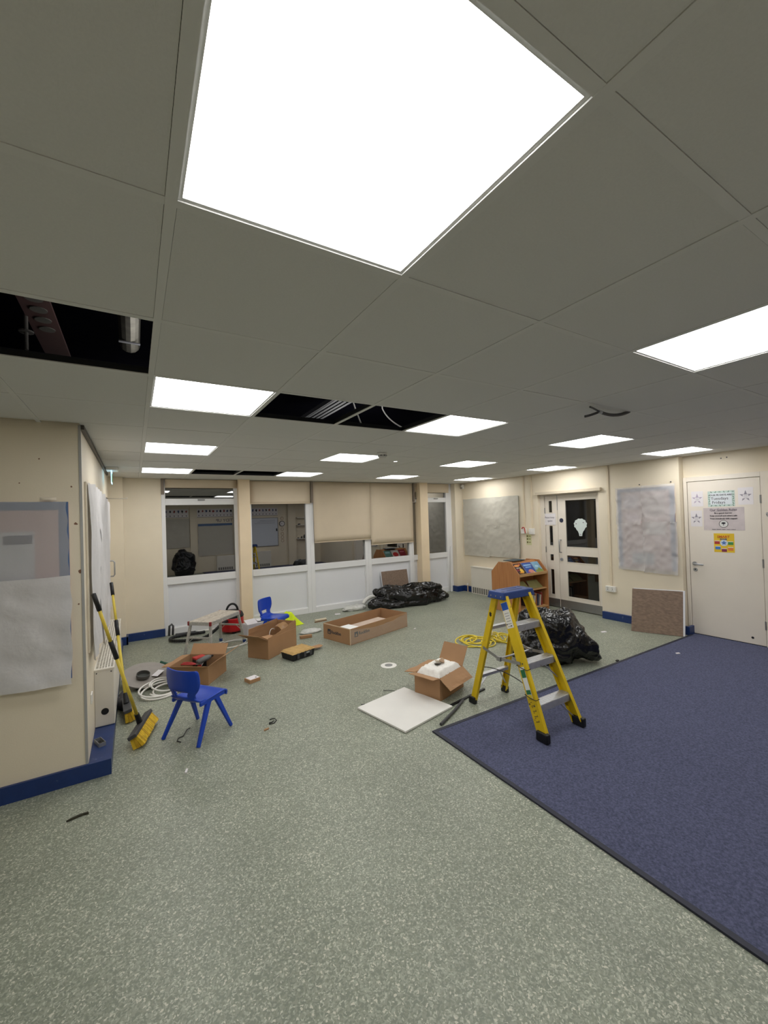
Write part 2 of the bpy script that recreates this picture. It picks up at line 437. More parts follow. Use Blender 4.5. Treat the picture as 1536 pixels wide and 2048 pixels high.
LBL = {
 (0, 0): 'largest square ceiling light panel directly overhead at the top of the picture',
 (3, 0): 'square ceiling light panel cut by the right edge of the picture',
 (6, 0): 'square ceiling light panel over the carpet, right of the picture',
 (9, 0): 'square ceiling light panel over the carpet by the right wall, outside the picture',
 (-3, 0): 'unseen square ceiling light panel added over the floor left of the picture',
 (0, 3): 'lit ceiling panel touching the left end of the double open gap',
 (3, 3): 'lit ceiling panel touching the right end of the double open gap',
 (6, 3): 'lit ceiling panel in front of the double glazed doors, below the loose ceiling cable',
 (9, 3): 'lit ceiling panel above the papered board beside the white door',
 (0, 6): 'lit ceiling panel in the left column, middle one of its three',
 (3, 6): 'lit ceiling panel partly behind the round smoke detector',
 (6, 6): 'lit ceiling panel between the smoke detector panel and the one at the right wall',
 (9, 6): 'lit ceiling panel close to the right wall above the switches',
 (0, 9): 'lit ceiling panel nearest the transom window at the far left',
 (3, 9): 'lit ceiling panel in the last row, right of the narrow far gaps',
 (6, 9): 'lit ceiling panel in the last row in front of the two long blinds',
 (9, 9): 'lit ceiling panel in the far right corner near the motion sensor',
}
lroot = None
for (i, j) in LIGHTS:
    x, y = X0+TP*(i+.5), Y0+TP*(j+.5)
    r = thing('ceiling_light', LBL[(i, j)], 'ceiling light', (x, y, H), group='square ceiling light panels')
    if lroot is None:
        a, b = .2955, .279
        fr = MB().box(-a, a, -a, -b, 0.0046, .016).box(-a, a, b, a, 0.0046, .016).box(-a, -b, -b, b, 0.0046, .016).box(b, a, -b, b, 0.0046, .016)
        fr = fr.build('frame', M_RAIL, r)
        df = MB().box(-b, b, -b, b, .006, .014).build('diffuser', M_LIT, r)
        lroot = (fr, df)
    else:
        for q in lroot:
            c = q.copy(); C.objects.link(c); c.parent = r

# ------------------------------------------------------------------ what shows in the open ceiling gaps; steel, duct and tray colours darkened as shade
bm_red = mat('red_oxide_steel', (52, 30, 27), .7, var=.12, vs=10)
bt = thing('steel_beam', 'red oxide steel joist with drilled holes inside the open ceiling gap', 'beam', (-.36, 1.7, 2.74))
MB().box(-.43, -.31, 1.3, 3.3, 2.735, 2.75).build('web', bm_red, bt, world=True)
for k in range(5):
    MB().lathe([(.034, -.002), (.034, .002), (.02, .001)], (-.365, 2.26+k*.115, 2.732), 16).build('hole_rim', mat('pale_washer', (84, 82, 76), .5, metal=.4), bt, world=True)
hb = thing('hanger_rod', 'grey threaded hanger with flat washer inside the open ceiling gap', 'hanger', (-.42, 2.52, 2.55))
MB().cyl((-.43, 2.60, 2.57), (-.43, 2.60, TOP), .008, n=10).build('rod', mat('dull_rod', (70, 68, 64), .6), hb, world=True)
MB().cyl((-.43, 2.60, 2.655), (-.43, 2.60, 2.662), .03, n=16).build('washer', MATS['dull_rod'], hb, world=True)
r = thing('flexible_duct', 'silver corrugated duct inside the open ceiling gap', 'duct', (0, 2.4, 2.74))
MB().tube([(0.0, 2.05+k*.012, 2.74) for k in range(60)], [.045+.006*(k % 2) for k in range(60)], 14).build('hose', mat('silver_foil', (62, 60, 54), .5, metal=.8, var=.2, vs=20), r, world=True)
for y in (2.2, 2.6): MB().box(-.05, -.046, y-.01, y+.01, 2.74, TOP).box(.046, .05, y-.01, y+.01, 2.74, TOP).box(-.05, .05, y-.01, y+.01, 2.685, 2.69).build('hanging_strap', M_DGREY, r, world=True)
wm = mat('white_cable', (226, 224, 218), .5, var=.03)
def bez(p0, p1, p2, p3, n=24):
    p0, p1, p2, p3 = map(Vector, (p0, p1, p2, p3)); o = []
    for k in range(n+1):
        t = k/n; o.append(p0*(1-t)**3+3*p1*t*(1-t)**2+3*p2*t*t*(1-t)+p3*t**3)
    return o
tag(MB().tube([(1.98, 3.24, TOP), (2.0, 3.27, 2.84)]+bez((2.02, 3.30, 2.72), (2.15, 3.4, 2.62), (2.35, 3.45, 2.6), (2.5, 3.6, 2.62)), .006, 8).build('loose_cable', wm, smooth=True), 'white cable sagging in the right half of the double ceiling gap', 'cable')
tag(MB().tube([(1.55, 3.05, TOP), (1.58, 3.07, 2.86)]+bez((1.59, 3.1, 2.75), (1.66, 3.15, 2.60), (1.74, 3.12, 2.42), (1.62, 2.98, 2.44)), .006, 8).build('loose_cable', wm, smooth=True), 'short hooked white cable over the rail of the double ceiling gap', 'cable')
tr = thing('cable_tray', 'grey slotted cable tray above the double ceiling gap', 'cable tray', (1.9, 3.3, 2.80))
for k in range(4):
    MB().box(1.62+k*.05, 1.65+k*.05, 2.9, 4.4, 2.80, 2.81).build('slat', mat('dull_grey_metal', (24, 24, 27), .6, metal=.3, var=.1), tr, world=True)
MB().box(1.60, 1.612, 2.9, 4.4, 2.80, 2.84).build('side_flange', MATS['dull_grey_metal'], tr, world=True)

# things on the ceiling
sd = thing('smoke_detector', 'round white smoke detector on the ceiling between light panels', 'smoke detector', (2.30, 3.79, H))
MB().lathe([(.0, -.0), (.055, -.001), (.055, -.018), (.05, -.022)], n=28).build('base', M_WHITEP, sd, smooth=False)
MB().lathe([(.046, -.022), (.048, -.042), (.036, -.052), (.0, -.054)], n=28).build('sensor_dome', mat('grey_white_plastic', (190, 190, 188), .45, var=.02), sd)
for k in range(8):
    a = k*PI/4
    MB().box(-.006, .006, .044, .05, -.036, -.026).build('vent_slot', M_DGREY, sd).rotation_euler = (0, 0, a)
dl = thing('downlight', 'tiny round lit downlight right of the smoke detector', 'downlight', (2.80, 4.30, H))
MB().lathe([(.03, 0), (.03, -.003), (.024, -.004)], n=20).build('bezel', M_WHITEP, dl)
MB().lathe([(.02, -.003), (.02, -.006), (.0, -.007)], n=20).build('lens', glow_material('downlight_lens', (255, 255, 250), 6), dl)
lc = thing('cable_bundle', 'dark cable bundle poking out of a ceiling joint, tied with tape', 'cable', (2.75, 1.60, H-.03))
MB().tube(bez((3.03, 1.585, H+.004), (2.95, 1.60, H-.03), (2.85, 1.615, H-.045), (2.70, 1.605, H-.028)), [.011]*25, 8).build('cable', M_DGREY, lc, world=True, smooth=True)
MB().tube(bez((2.70, 1.605, H-.028), (2.66, 1.60, H-.022), (2.58, 1.58, H-.02), (2.52, 1.56, H-.026)), .006, 8).build('cable', M_DGREY, lc, world=True, smooth=True)
MB().tube(bez((2.70, 1.605, H-.028), (2.67, 1.625, H-.04), (2.65, 1.65, H-.05), (2.63, 1.67, H-.052)), .008, 8).build('cable', M_DGREY, lc, world=True, smooth=True)
MB().tube([(2.72, 1.606, H-.03), (2.69, 1.604, H-.027)], .0125, 10).build('tape', mat('pale_tape', (170, 172, 176), .4), lc, world=True)

# ------------------------------------------------------------------ window wall
def frame(mb, x0, x1, z0, z1, wl, wr_, wb, wt, y0=YW-.03, y1=YW+.05):
    mb.box(x0, x0+wl, y0, y1, z0, z1).box(x1-wr_, x1, y0, y1, z0, z1)
    mb.box(x0+wl, x1-wr_, y0, y1, z0, z0+wb).box(x0+wl, x1-wr_, y0, y1, z1-wt, z1); return mb
def window(n, x0, x1, gl, gr, transom=False, label=None):
    r = sroot('window_%d' % n, (x0, YW, 0), label)
    z1 = 2.40
    frame(MB(), x0, x1, 0, z1, gl-x0, x1-gr, .10, .05).build('frame', M_UPVC, r, world=True, bevel=.004)
    MB().box(gl, gr, YW-.03, YW+.05, .765, .875).build('sill_rail', M_UPVC, r, world=True, bevel=.004)
    MB().box(gl, gr, YW+.004, YW+.03, .10, .765).build('lower_panel', M_WPANEL, r, world=True)
    b = MB(); e = .012
    b.box(gl, gl+e, YW-.008, YW+.004, .10, .765).box(gr-e, gr, YW-.008, YW+.004, .10, .765).box(gl+e, gr-e, YW-.008, YW+.004, .10, .10+e).box(gl+e, gr-e, YW-.008, YW+.004, .765-e, .765)
    b.build('bead', M_UPVC, r, world=True)
    if transom:
        MB().box(gl, gr, YW-.03, YW+.05, 1.985, 2.085).build('transom_rail', M_UPVC, r, world=True, bevel=.004)
        MB().box(gl, gr, YW+.012, YW+.02, 2.085, 2.35).build('pane', M_GLASS, r, world=True)
        MB().box(gl, gr, YW+.012, YW+.02, .875, 1.985).build('pane', M_GLASS, r, world=True)
        c = (gl+gr)/2
        MB().box(c-.05, c+.05, YW-.045, YW-.03, 2.05, 2.075).box(c-.012, c+.055, YW-.055, YW-.045, 2.055, 2.07).build('handle', M_KICK, r, world=True)
    else:
        MB().box(gl, gr, YW+.012, YW+.02, .875, 2.35).build('pane', M_GLASS, r, world=True)
    return r
window(1, .36, 1.50, .415, 1.425, True, 'white framed window with a narrow transom pane')
window(2, 1.60, 2.735, 1.70, 2.665)
window(3, 2.735, 3.93, 2.81, 3.865)
window(4, 3.93, 4.985, 4.00, 4.92)
window(5, 4.985, 5.25, 5.03, 5.235, True)
window(6, 5.25, 6.10, 5.36, 5.935, True)
struct('trim_5', MB().box(1.475, 1.655, 7.0, YW+.06, 0, 2.395), mat('peach_cream_pillar', (232, 212, 180), .5, var=.03, vs=4), 'cream square pillar between the left windows')
struct('trim_6', MB().box(5.125, 5.325, 6.97, YW+.06, 0, 2.395), MATS['peach_cream_pillar'], 'cream square pillar in front of the right windows')
# dark vertical blind channels
for x in (.38, 2.775, 5.045):
    struct('trim_7', box(x-.02, x+.02, 7.075, 7.118, 2.0 if x > .4 else 2.15, 2.395), mat('taupe_channel', (128, 116, 104), .6, var=.04))
def blind(x0, x1, zb, y, label):
    r = thing('roller_blind', label, 'blind', ((x0+x1)/2, y, zb), group='cream roller blinds')
    def fn(a, b):
        return (x0+(x1-x0)*a, y+.004*math.sin(b*3+a*2), zb+.012+(2.385-zb-.012)*b)
    MB().grid(fn, 10, 10).build('fabric', M_BLIND, r, world=True, smooth=True, solid=.002)
    MB().box(x0, x1, y-.006, y+.006, zb, zb+.014).build('bottom_bar', M_BLIND, r, world=True, bevel=.003)
blind(.41, 1.47, 2.25, 7.09, 'cream roller blind drawn up above the narrow transom window')
blind(1.675, 2.745, 1.985, 7.09, 'cream roller blind drawn half way up right of the left pillar')
blind(2.80, 3.985, 1.265, 7.085, 'long cream roller blind, left one of the two lowered far down')
blind(3.99, 5.01, 1.15, 7.09, 'long cream roller blind, right one of the two and hanging lowest')
blind(5.06, 5.12, 2.20, 7.10, 'narrow strip of cream roller blind left of the right pillar')
blind(5.34, 6.0, 2.19, 7.09, 'short cream roller blind in the far right corner bay')
tag(MB().bar((5.955, 7.04, .012), (6.02, 7.09, 1.0), (1, 0, 0), .035, .035, .012, .012).build('leaning_strip', M_UPVC), 'thin white plastic strip leaning in the far right window corner', 'strip')

# ------------------------------------------------------------------ right wall
def trunk(y0, y1, z0, z1, t, lab):
    tag(MB().box(XR-t, XR-.0005, y0, y1, z0, z1).build('cable_trunking', mat('cream_trunking', (222, 208, 182), .5, var=.02), bevel=.003), lab, 'trunking', 'cable trunking on the right wall')
trunk(5.265, 5.29, 1.41, 2.385, .016, 'thin cream cable trunking running down to the red-flagged call point')
trunk(5.085, 5.115, 1.39, 2.385, .020, 'thin cream cable trunking running down to the white fused switch')
trunk(3.64, 3.67, .52, 2.385, .018, 'thin cream cable trunking running down to the double socket')
s_ = thing('fire_call_point', 'white call point with a red flag on the wall left of the doors', 'call point', (XR-.02, 5.285, 1.36))
MB().box(XR-.045, XR-.0005, 5.235, 5.335, 1.30, 1.40).build('body', M_WHITEP, s_, world=True, bevel=.004)
MB().tube(bez((XR-.05, 5.305, 1.39), (XR-.055, 5.285, 1.45), (XR-.06, 5.225, 1.43), (XR-.055, 5.23, 1.31)), .009, 8).build('flag', mat('red_plastic', (176, 52, 40), .4), s_, world=True, smooth=True)
s_ = thing('fused_switch', 'white square switch box right of the red-flagged call point', 'switch', (XR-.02, 5.105, 1.35))
MB().box(XR-.04, XR-.0005, 5.05, 5.155, 1.29, 1.40).build('body', M_WHITEP, s_, world=True, bevel=.005)
MB().box(XR-.046, XR-.04, 5.085, 5.125, 1.33, 1.365).build('rocker', M_WHITEP, s_, world=True, bevel=.002)
s_ = thing('instruction_sign', 'small pale green sign with symbols below the switches', 'sign', (XR-.003, 5.195, 1.20))
MB().box(XR-.004, XR-.0005, 5.135, 5.25, 1.09, 1.29).build('plate', mat('pale_green_sign', (206, 206, 160), .5), s_, world=True)
for k, z in enumerate((1.255, 1.20, 1.14)):
    MB().box(XR-.0055, XR-.004, 5.212, 5.238, z-.015, z+.015).build('symbol', mat('olive_ink', (92, 84, 40), .7), s_, world=True)
    MB().box(XR-.0055, XR-.004, 5.15, 5.20, z-.009, z+.009).build('text_bar', mat('olive_ink_pale', (150, 146, 100), .7), s_, world=True)
s_ = thing('double_socket', 'white double power socket on the wall right of the doors', 'socket', (XR-.02, 3.66, .475))
MB().box(XR-.045, XR-.0005, 3.585, 3.735, .432, .518).build('body', M_WHITEP, s_, world=True, bevel=.005)
for y in (3.625, 3.695):
    MB().box(XR-.049, XR-.045, y-.012, y+.012, .488, .506).build('switch', mat('grey_white_plastic2', (200, 198, 192), .4), s_, world=True)
    MB().box(XR-.047, XR-.0449, y-.004, y+.004, .463, .478).box(XR-.047, XR-.0449, y-.016, y-.010, .448, .454).box(XR-.047, XR-.0449, y+.010, y+.016, .448, .454).build('pin_hole', M_DGREY, s_, world=True)
s_ = thing('motion_sensor', 'small white motion sensor high in the far right corner', 'sensor', (6.27, 6.94, 2.31))
MB().box(6.25, XR-.0005, 6.905, 6.975, 2.265, 2.365).build('body', M_WHITEP, s_, world=True, bevel=.01)
MB().box(6.245, 6.251, 6.915, 6.965, 2.27, 2.305).build('lens', mat('grey_lens', (150, 148, 140), .3), s_, world=True)

# double door in its recess
dd = sroot('door_1', (XD, 4.4, 0), 'cream glazed door and a half with steel kick plates')
fx0, fx1 = XD-.035, XD+.01
MB().box(XD-.06, XD+.03, 4.885, 4.97, 0, 2.03).box(XD-.06, XD+.03, 3.82, 3.845, 0, 2.03).box(XD-.06, XD+.03, 3.845, 4.885, 1.985, 2.03).build('door_frame', M_DOOR, dd, world=True, bevel=.003)
def leaf(nm, ya, yb, panes):
    """door leaf with real openings, y decreasing to the right; panes share one y range"""
    b = MB(); ga, gb = panes[0][0], panes[0][1]
    b.box(fx0, fx1, gb, yb, .012, 1.98).box(fx0, fx1, ya, ga, .012, 1.98)
    zs = sorted([(p[2], p[3]) for p in panes]); z = .012
    for a_, c_ in zs:
        b.box(fx0, fx1, ga, gb, z, a_); z = c_
    b.box(fx0, fx1, ga, gb, z, 1.98)
    lf = b.build('door_leaf', M_DOOR, dd, world=True, bevel=.003)
    for a_, c_ in zs:
        q = MB().box(fx0+.012, fx0+.02, ga, gb, a_, c_).build('pane', M_GLASSD, lf, world=True)
        e = .010
        MB().box(fx0-.004, fx0+.012, ga, ga+e, a_, c_).box(fx0-.004, fx0+.012, gb-e, gb, a_, c_).box(fx0-.004, fx0+.012, ga+e, gb-e, a_, a_+e).box(fx0-.004, fx0+.012, ga+e, gb-e, c_-e, c_).build('glazing_bead', M_DOOR, lf, world=True)
    MB().box(fx0-.004, fx0, ya+.004, yb-.004, .014, .155).build('kick_plate', M_KICK, lf, world=True)
    return lf
lf1 = leaf('main', 3.85, 4.625, [(3.905, 4.48, 1.075, 1.895), (3.905, 4.48, .81, .945), (3.905, 4.48, .215, .67)])
lf2 = leaf('half', 4.63, 4.88, [(4.725, 4.815, 1.675, 1.90), (4.725, 4.815, 1.085, 1.455), (4.725, 4.815, .815, .945), (4.725, 4.815, .215, .68)])
MB().tube([(fx0, 4.575, 1.20), (fx0-.05, 4.575, 1.195), (fx0-.055, 4.575, 1.18), (fx0-.055, 4.575, 1.0), (fx0-.05, 4.575, .985), (fx0, 4.575, .98)], .011, 10).build('pull_handle', M_METAL, lf1, world=True, smooth=True)
MB().cyl((fx0, 4.57, .86), (fx0-.02, 4.57, .86), .026).build('lock', M_METAL, lf1, world=True)
MB().box(fx0-.003, fx0, 4.555, 4.60, .9, 1.22).build('handle_plate', M_DOOR, lf1, world=True)
for z in (.3, 1.02, 1.72):
    MB().cyl((fx0-.012, 4.885, z-.05), (fx0-.012, 4.885, z+.05), .009, n=10).build('hinge', M_KICK, dd, world=True)
MB().box(fx0-.005, fx0, 4.626, 4.634, 1.72, 1.98).build('flush_bolt', M_METAL, lf2, world=True)
MB().cyl((fx0-.0005, 4.555, 1.54), (fx0-.003, 4.555, 1.54), .038, n=24).build('round_sticker', mat('dark_blue_sticker', (44, 48, 70), .5), lf1, world=True)
struct('trim_8', MB().box(XR-.05, XR+.02, 3.76, 4.985, 2.005, 2.055), mat('grey_cream_head_trim', (206, 194, 172), .5, var=.02), bevel=.003)
u_, v_ = (0, -1, 0), (0, 0, 1)
tsg = thing('tree_sign', 'pale tree-shaped sign stuck on the glazed door', 'sign', (fx0-.001, 4.20, 1.46))
low = [(-.026, -.165), (.026, -.165), (.030, -.13), (.045, -.09), (.078, -.052)]
crown = []
for k in range(61):
    a = math.radians(-38+256*k/60); rr_ = .100+.011*abs(math.sin(k*PI/60*8))
    crown.append((rr_*math.cos(a)*1.08, .028+rr_*math.sin(a)*.92))
st = crown+[(-.078, -.052), (-.045, -.09), (-.030, -.13)]
MB().prism(low+st, (fx0-.003, 4.20, 1.44), u_, v_, (.004, 0, 0)).build('cut_out', mat('pale_mint_card', (206, 216, 212), .6, var=.03), tsg, world=True)
for (a, b) in ((-.075, .04), (.055, .06), (0, -.14)):
    MB().cyl((fx0-.0032, 4.20-a, 1.44+b), (fx0-.0042, 4.20-a, 1.44+b), .010, n=12).build('dot', M_GREYINK, tsg, world=True)
nt_ = thing('door_notice', 'white handwritten notice taped across the narrow glazed door leaf', 'notice', (fx0-.006, 4.79, 1.56))
MB().box(fx0-.007, fx0-.005, 4.665, 4.905, 1.462, 1.665).build('sheet', M_PAPER, nt_, world=True)
lettering('Please keep', .042, (fx0-.008, 4.79, 1.595), u_, v_, M_GREYINK, nt_)
lettering('quiet', .05, (fx0-.008, 4.78, 1.535), u_, v_, M_GREYINK, nt_)

# plain white door in the recess
d2 = sroot('door_2', (XD, 2.25, 0), 'plain cream flush door with notices')
MB().box(XD-.03, XD, 2.632, 2.675, 0, 2.10).box(XD-.03, XD, 1.745, 1.868, 0, 2.10).box(XD-.03, XD, 1.868, 2.632, 2.04, 2.10).build('door_frame', M_DOOR, d2, world=True, bevel=.003)
l2 = MB().box(XD-.022, XD-.002, 1.873, 2.628, .014, 2.034).build('door_leaf', M_DOOR, d2, world=True, bevel=.002)
MB().box(XD-.012, XD-.001, 1.868, 2.632, 0, .014).build('shadow_gap', M_BLACK, d2, world=True)
MB().cyl((XD-.022, 2.575, .945), (XD-.032, 2.575, .945), .027).build('rose', M_METAL, l2, world=True)
MB().tube([(XD-.03, 2.575, .945), (XD-.07, 2.575, .945), (XD-.078, 2.565, .945), (XD-.078, 2.46, .94)], .010, 10).build('lever_handle', M_METAL, l2, world=True, smooth=True)
MB().cyl((XD-.022, 2.57, .865), (XD-.030, 2.57, .865), .025).build('keyhole_rose', M_METAL, l2, world=True)
MB().cyl((XD-.030, 2.57, .868), (XD-.0315, 2.57, .868), .008, n=10).build('keyhole', M_BLACK, l2, world=True)
for z in (.26, 1.0, 1.77):
    MB().cyl((XD-.028, 1.870, z-.05), (XD-.028, 1.870, z+.05), .009, n=10).build('hinge', M_KICK, d2, world=True)
MB().cyl((XD-.022, 2.0, .09), (XD-.024, 2.0, .09), .014, n=10).build('scuff_plug', M_BLACK, l2, world=True)
DX = XD-.0225
def poster(name, lab, ya, yb, za, zb, m):
    r = thing(name, lab, 'poster', (DX, (ya+yb)/2, za))
    MB().box(DX-.0012, DX, ya, yb, za, zb).build('sheet', m, r, world=True)
    return r
def star_poly(R, q=.42):
    return [((R if k % 2 == 0 else R*q)*math.sin(k*PI/5), (R if k % 2 == 0 else R*q)*math.cos(k*PI/5)) for k in range(10)]
lil = mat('lilac_pencil', (176, 164, 184), .8, var=.1, vs=40); pen = mat('pencil_grey', (142, 138, 148), .8, var=.1, vs=40)
for (lab, ya, yb, za, zb, m) in (
    ('star drawing on white paper, upper left of the door notices', 2.452, 2.585, 1.705, 1.905, lil),
    ('star drawing on white paper, right of the days notice', 1.938, 2.085, 1.71, 1.92, pen),
    ('star drawing on white paper, left of the golden rules poster', 2.47, 2.60, 1.44, 1.65, pen)):
    r = poster('star_drawing', lab, ya, yb, za, zb, M_PAPER); r['group'] = 'star drawings on the door'
    cy, cz = (ya+yb)/2, (za+zb)/2
    MB().prism(star_poly(.062, .40), (DX-.0014, cy, cz), u_, (0, 0, 1.15), (-.0006, 0, 0)).build('star', m, r, world=True)
    MB().box(DX-.0026, DX-.002, cy-.027, cy+.027, cz-.03, cz+.018).build('note_box', M_PAPER, r, world=True)
    for k in range(3): MB().box(DX-.0032, DX-.0026, cy-.02, cy+.02, cz-.02+k*.013, cz-.017+k*.013).build('written_line', pen, r, world=True)
r = poster('days_notice', 'pale green bordered notice listing two days, top of the door', 2.118, 2.40, 1.695, 1.895, mat('pale_mint_paper', (190, 208, 200), .7, var=.03))
MB().box(DX-.002, DX-.0012, 2.148, 2.372, 1.722, 1.868).build('inner_sheet', mat('white_blue_paper', (216, 222, 226), .7), r, world=True)
lettering('OUR PE DAYS ARE', .028, (DX-.003, 2.262, 1.842), u_, v_, M_INK, r, bold=.0006)
lettering('Tuesdays', .05, (DX-.003, 2.275, 1.798), u_, v_, M_INK, r)
lettering('Fridays', .05, (DX-.003, 2.285, 1.748), u_, v_, M_INK, r)
rnd = random.Random(3)
for k in range(22):
    a = k/22*4; sgm = int(a); q = a-sgm
    yy, zz = [(2.135+q*.25, 1.882), (2.385, 1.72+q*.15), (2.135+q*.25, 1.708), (2.133, 1.72+q*.15)][sgm]
    MB().obox((DX-.0016, yy, zz), (.0004, 0, 0), (0, .011*math.cos(k*2.1), .011*math.sin(k*2.1)), (0, -.003*math.sin(k*2.1), .003*math.cos(k*2.1))).build('leaf_motif', mat('dark_leaf_ink', (74, 92, 80), .8), r, world=True)
r = poster('rules_poster', 'large grey-pink golden rules poster in the middle of the door', 2.03, 2.455, 1.392, 1.682, mat('mottled_pink_grey', (198, 188, 188), .6, var=.08, vs=9))
lettering('Our Golden Rules', .038, (DX-.003, 2.243, 1.652), u_, v_, M_GREYINK, r, bold=.0008)
MB().box(DX-.0024, DX-.0012, 2.12, 2.37, 1.632, 1.634).build('underline', M_GREYINK, r, world=True)
lettering('Be a good learner', .026, (DX-.003, 2.243, 1.612), u_, v_, M_INK, r, bold=.0004)
lettering('Keep yourself and others safe', .0235, (DX-.003, 2.243, 1.577), u_, v_, M_INK, r, bold=.0004)
lettering('Treat everybody with respect', .0235, (DX-.003, 2.243, 1.541), u_, v_, M_INK, r, bold=.0004)
MB().tube([(DX-.002, 2.243+.046*math.cos(k*PI/16), 1.473+.044*math.sin(k*PI/16)) for k in range(32)], .0022, 6, closed=True).build('round_emblem', M_INK, r, world=True)
MB().cyl((DX-.0012, 2.243, 1.473), (DX-.0022, 2.243, 1.473), .043, n=28).build('emblem_ground', mat('pale_emblem', (214, 214, 210), .7), r, world=True)
MB().prism([(.022*math.cos(k*PI/10)*(1+.15*math.sin(k*2.2)), .012*math.sin(k*PI/10)) for k in range(20)], (DX-.0024, 2.243, 1.483), u_, v_, (-.0006, 0, 0)).build('emblem_tree', M_INK, r, world=True)
MB().box(DX-.003, DX-.0024, 2.240, 2.246, 1.452, 1.477).build('emblem_trunk', M_INK, r, world=True)
lettering('Believe   Nurture   Aspire   Inspire   Achieve', .0135, (DX-.003, 2.243, 1.405), u_, v_, M_INK, r)
r = poster('smart_poster', 'small yellow poster with coloured boxes, lowest on the door', 2.14, 2.352, 1.112, 1.352, mat('bright_yellow_paper', (226, 190, 48), .6, var=.05))
lettering('SMART', .042, (DX-.003, 2.25, 1.308), u_, v_, mat('orange_ink', (200, 96, 40), .7), r, bold=.0012)
lettering('RULES', .026, (DX-.003, 2.25, 1.278), u_, v_, mat('blue_ink', (48, 74, 130), .7), r, bold=.001)
MB().cyl((DX-.0012, 2.247, 1.232), (DX-.0022, 2.247, 1.232), .040, n=24).build('centre_disc', mat('pale_blue_print', (196, 210, 222), .7), r, world=True)
MB().prism(star_poly(.03, .5), (DX-.0024, 2.247, 1.232), u_, v_, (-.0006, 0, 0)).build('centre_star', mat('blue_print', (84, 120, 186), .7), r, world=True)
for (yy, zz, c) in ((2.318, 1.237, (178, 60, 52)), (2.178, 1.230, (70, 140, 74)), (2.312, 1.168, (62, 120, 190)), (2.180, 1.158, (222, 128, 62)), (2.246, 1.140, (126, 50, 82))):
    MB().box(DX-.0022, DX-.0012, yy-.027, yy+.027, zz-.021, zz+.015).build('colour_box', mat('print_%d_%d_%d' % c, c, .7), r, world=True)
    MB().box(DX-.0022, DX-.0012, yy-.027, yy+.027, zz+.015, zz+.022).build('box_title', M_PAPER, r, world=True)
# beyond the recess
r = thing('display_board', 'dark purple display board edge at the right border of the picture', 'display board', (XR-.012, 1.3, 1.4))
MB().box(XR-.016, XR-.001, .55, 1.70, 1.50, 2.38).build('board', mat('dark_purple_felt', (58, 52, 74), .9, var=.05), r, world=True)
r = thing('coat_hook', 'small chrome hook beside the white door frame', 'hook', (XD-.06, 1.80, 1.585))
MB().box(XD-.036, XD-.03, 1.79, 1.82, 1.56, 1.61).build('plate', M_METAL, r, world=True, bevel=.002)
MB().tube([(XD-.036, 1.805, 1.585), (XD-.075, 1.805, 1.58), (XD-.085, 1.805, 1.60)], .008, 8).build('peg', M_METAL, r, world=True, smooth=True)

# ================================================================== PAPERED BOARDS
# left block, front face
nb = thing('notice_board', 'large papered notice board on the left front wall', 'notice board', (-1.0, YF, .69))
MB().box(-1.75, -.372, YF-.016, YF-.001, .70, 1.868).build('backing', M_PINK, nb, world=True)
bb = MB().box(-1.75, -.372, YF-.018, YF-.016, 1.815, 1.868).box(-.425, -.372, YF-.018, YF-.016, .70, 1.815).box(-1.75, -.425, YF-.018, YF-.016, .70, .75)
bb.build('border', M_BORDER, nb, world=True)
MB().box(-.79, -.55, YF-.019, YF-.0165, 1.36, 1.68).build('pinned_sheet', mat('pale_grey_print', (196, 198, 204), .7), nb, world=True)
MB().box(-.70, -.56, YF-.0205, YF-.019, 1.60, 1.655).build('print_bar', mat('slate_print', (74, 82, 104), .7), nb, world=True)
MB().box(-1.5, -.95, YF-.019, YF-.0165, 1.3, 1.7).build('pinned_sheet', mat('pale_grey_print', (196, 198, 204), .7), nb, world=True)
paper_sheet('paper_sheet', (-1.74, YF-.024, 1.355), (1.363, 0, 0), (0, 0, .513), (0, -1, 0), .008, M_GREASE, nb, 1, nu=36, nv=28)
paper_sheet('paper_sheet', (-1.74, YF-.036, .672), (1.376, 0, .012), (0, 0, .70), (0, -1, 0), .022, M_GREASE3, nb, 2, nu=44, nv=36, fs=3.2, curl=.04)
r = thing('plaster_patch', 'small lump of white filler on the wall above the left board', 'filler patch', (-.49, YF, 1.885))
MB().grid(lambda a, b: (-.52+.085*a, YF-.002-.014*math.sin(PI*a)*math.sin(PI*b)*(1+.4*noise.noise(Vector((a*5, b*5, 0)))), 1.87+.03*b), 10, 6).build('filler', mat('cream_filler', (226, 216, 198), .8, var=.05, vs=40), r, world=True, smooth=True)
for (x, z, s_, lb_) in ((-.355, 1.97, .006, 'small brown paint chip right of the filler lump above the left board'), (-.335, 1.72, .010, 'brown paint chip right of the upper left board, below the small one'), (-.318, 1.40, .014, 'largest brown paint chip, touching the corner bead of the left wall'), (-.33, 1.18, .006, 'lowest small brown paint chip right of the left board'), (-.52, 2.15, .005, 'highest tiny brown paint chip on the left front wall'), (-.62, 1.99, .004, 'tiny brown paint chip left of the filler lump above the left board')):
    tag(MB().prism([(s_*math.cos(k*PI/4)*random.uniform(.6, 1.2), s_*math.sin(k*PI/4)*random.uniform(.6, 1.3)) for k in range(8)], (x, YF-.0008, z), (1, 0, 0), (0, 0, 1), (0, .0006, 0)).build('paint_chip', mat('chip_brown', (128, 96, 76), .9)), lb_, 'paint chip', 'paint chips on the left wall')

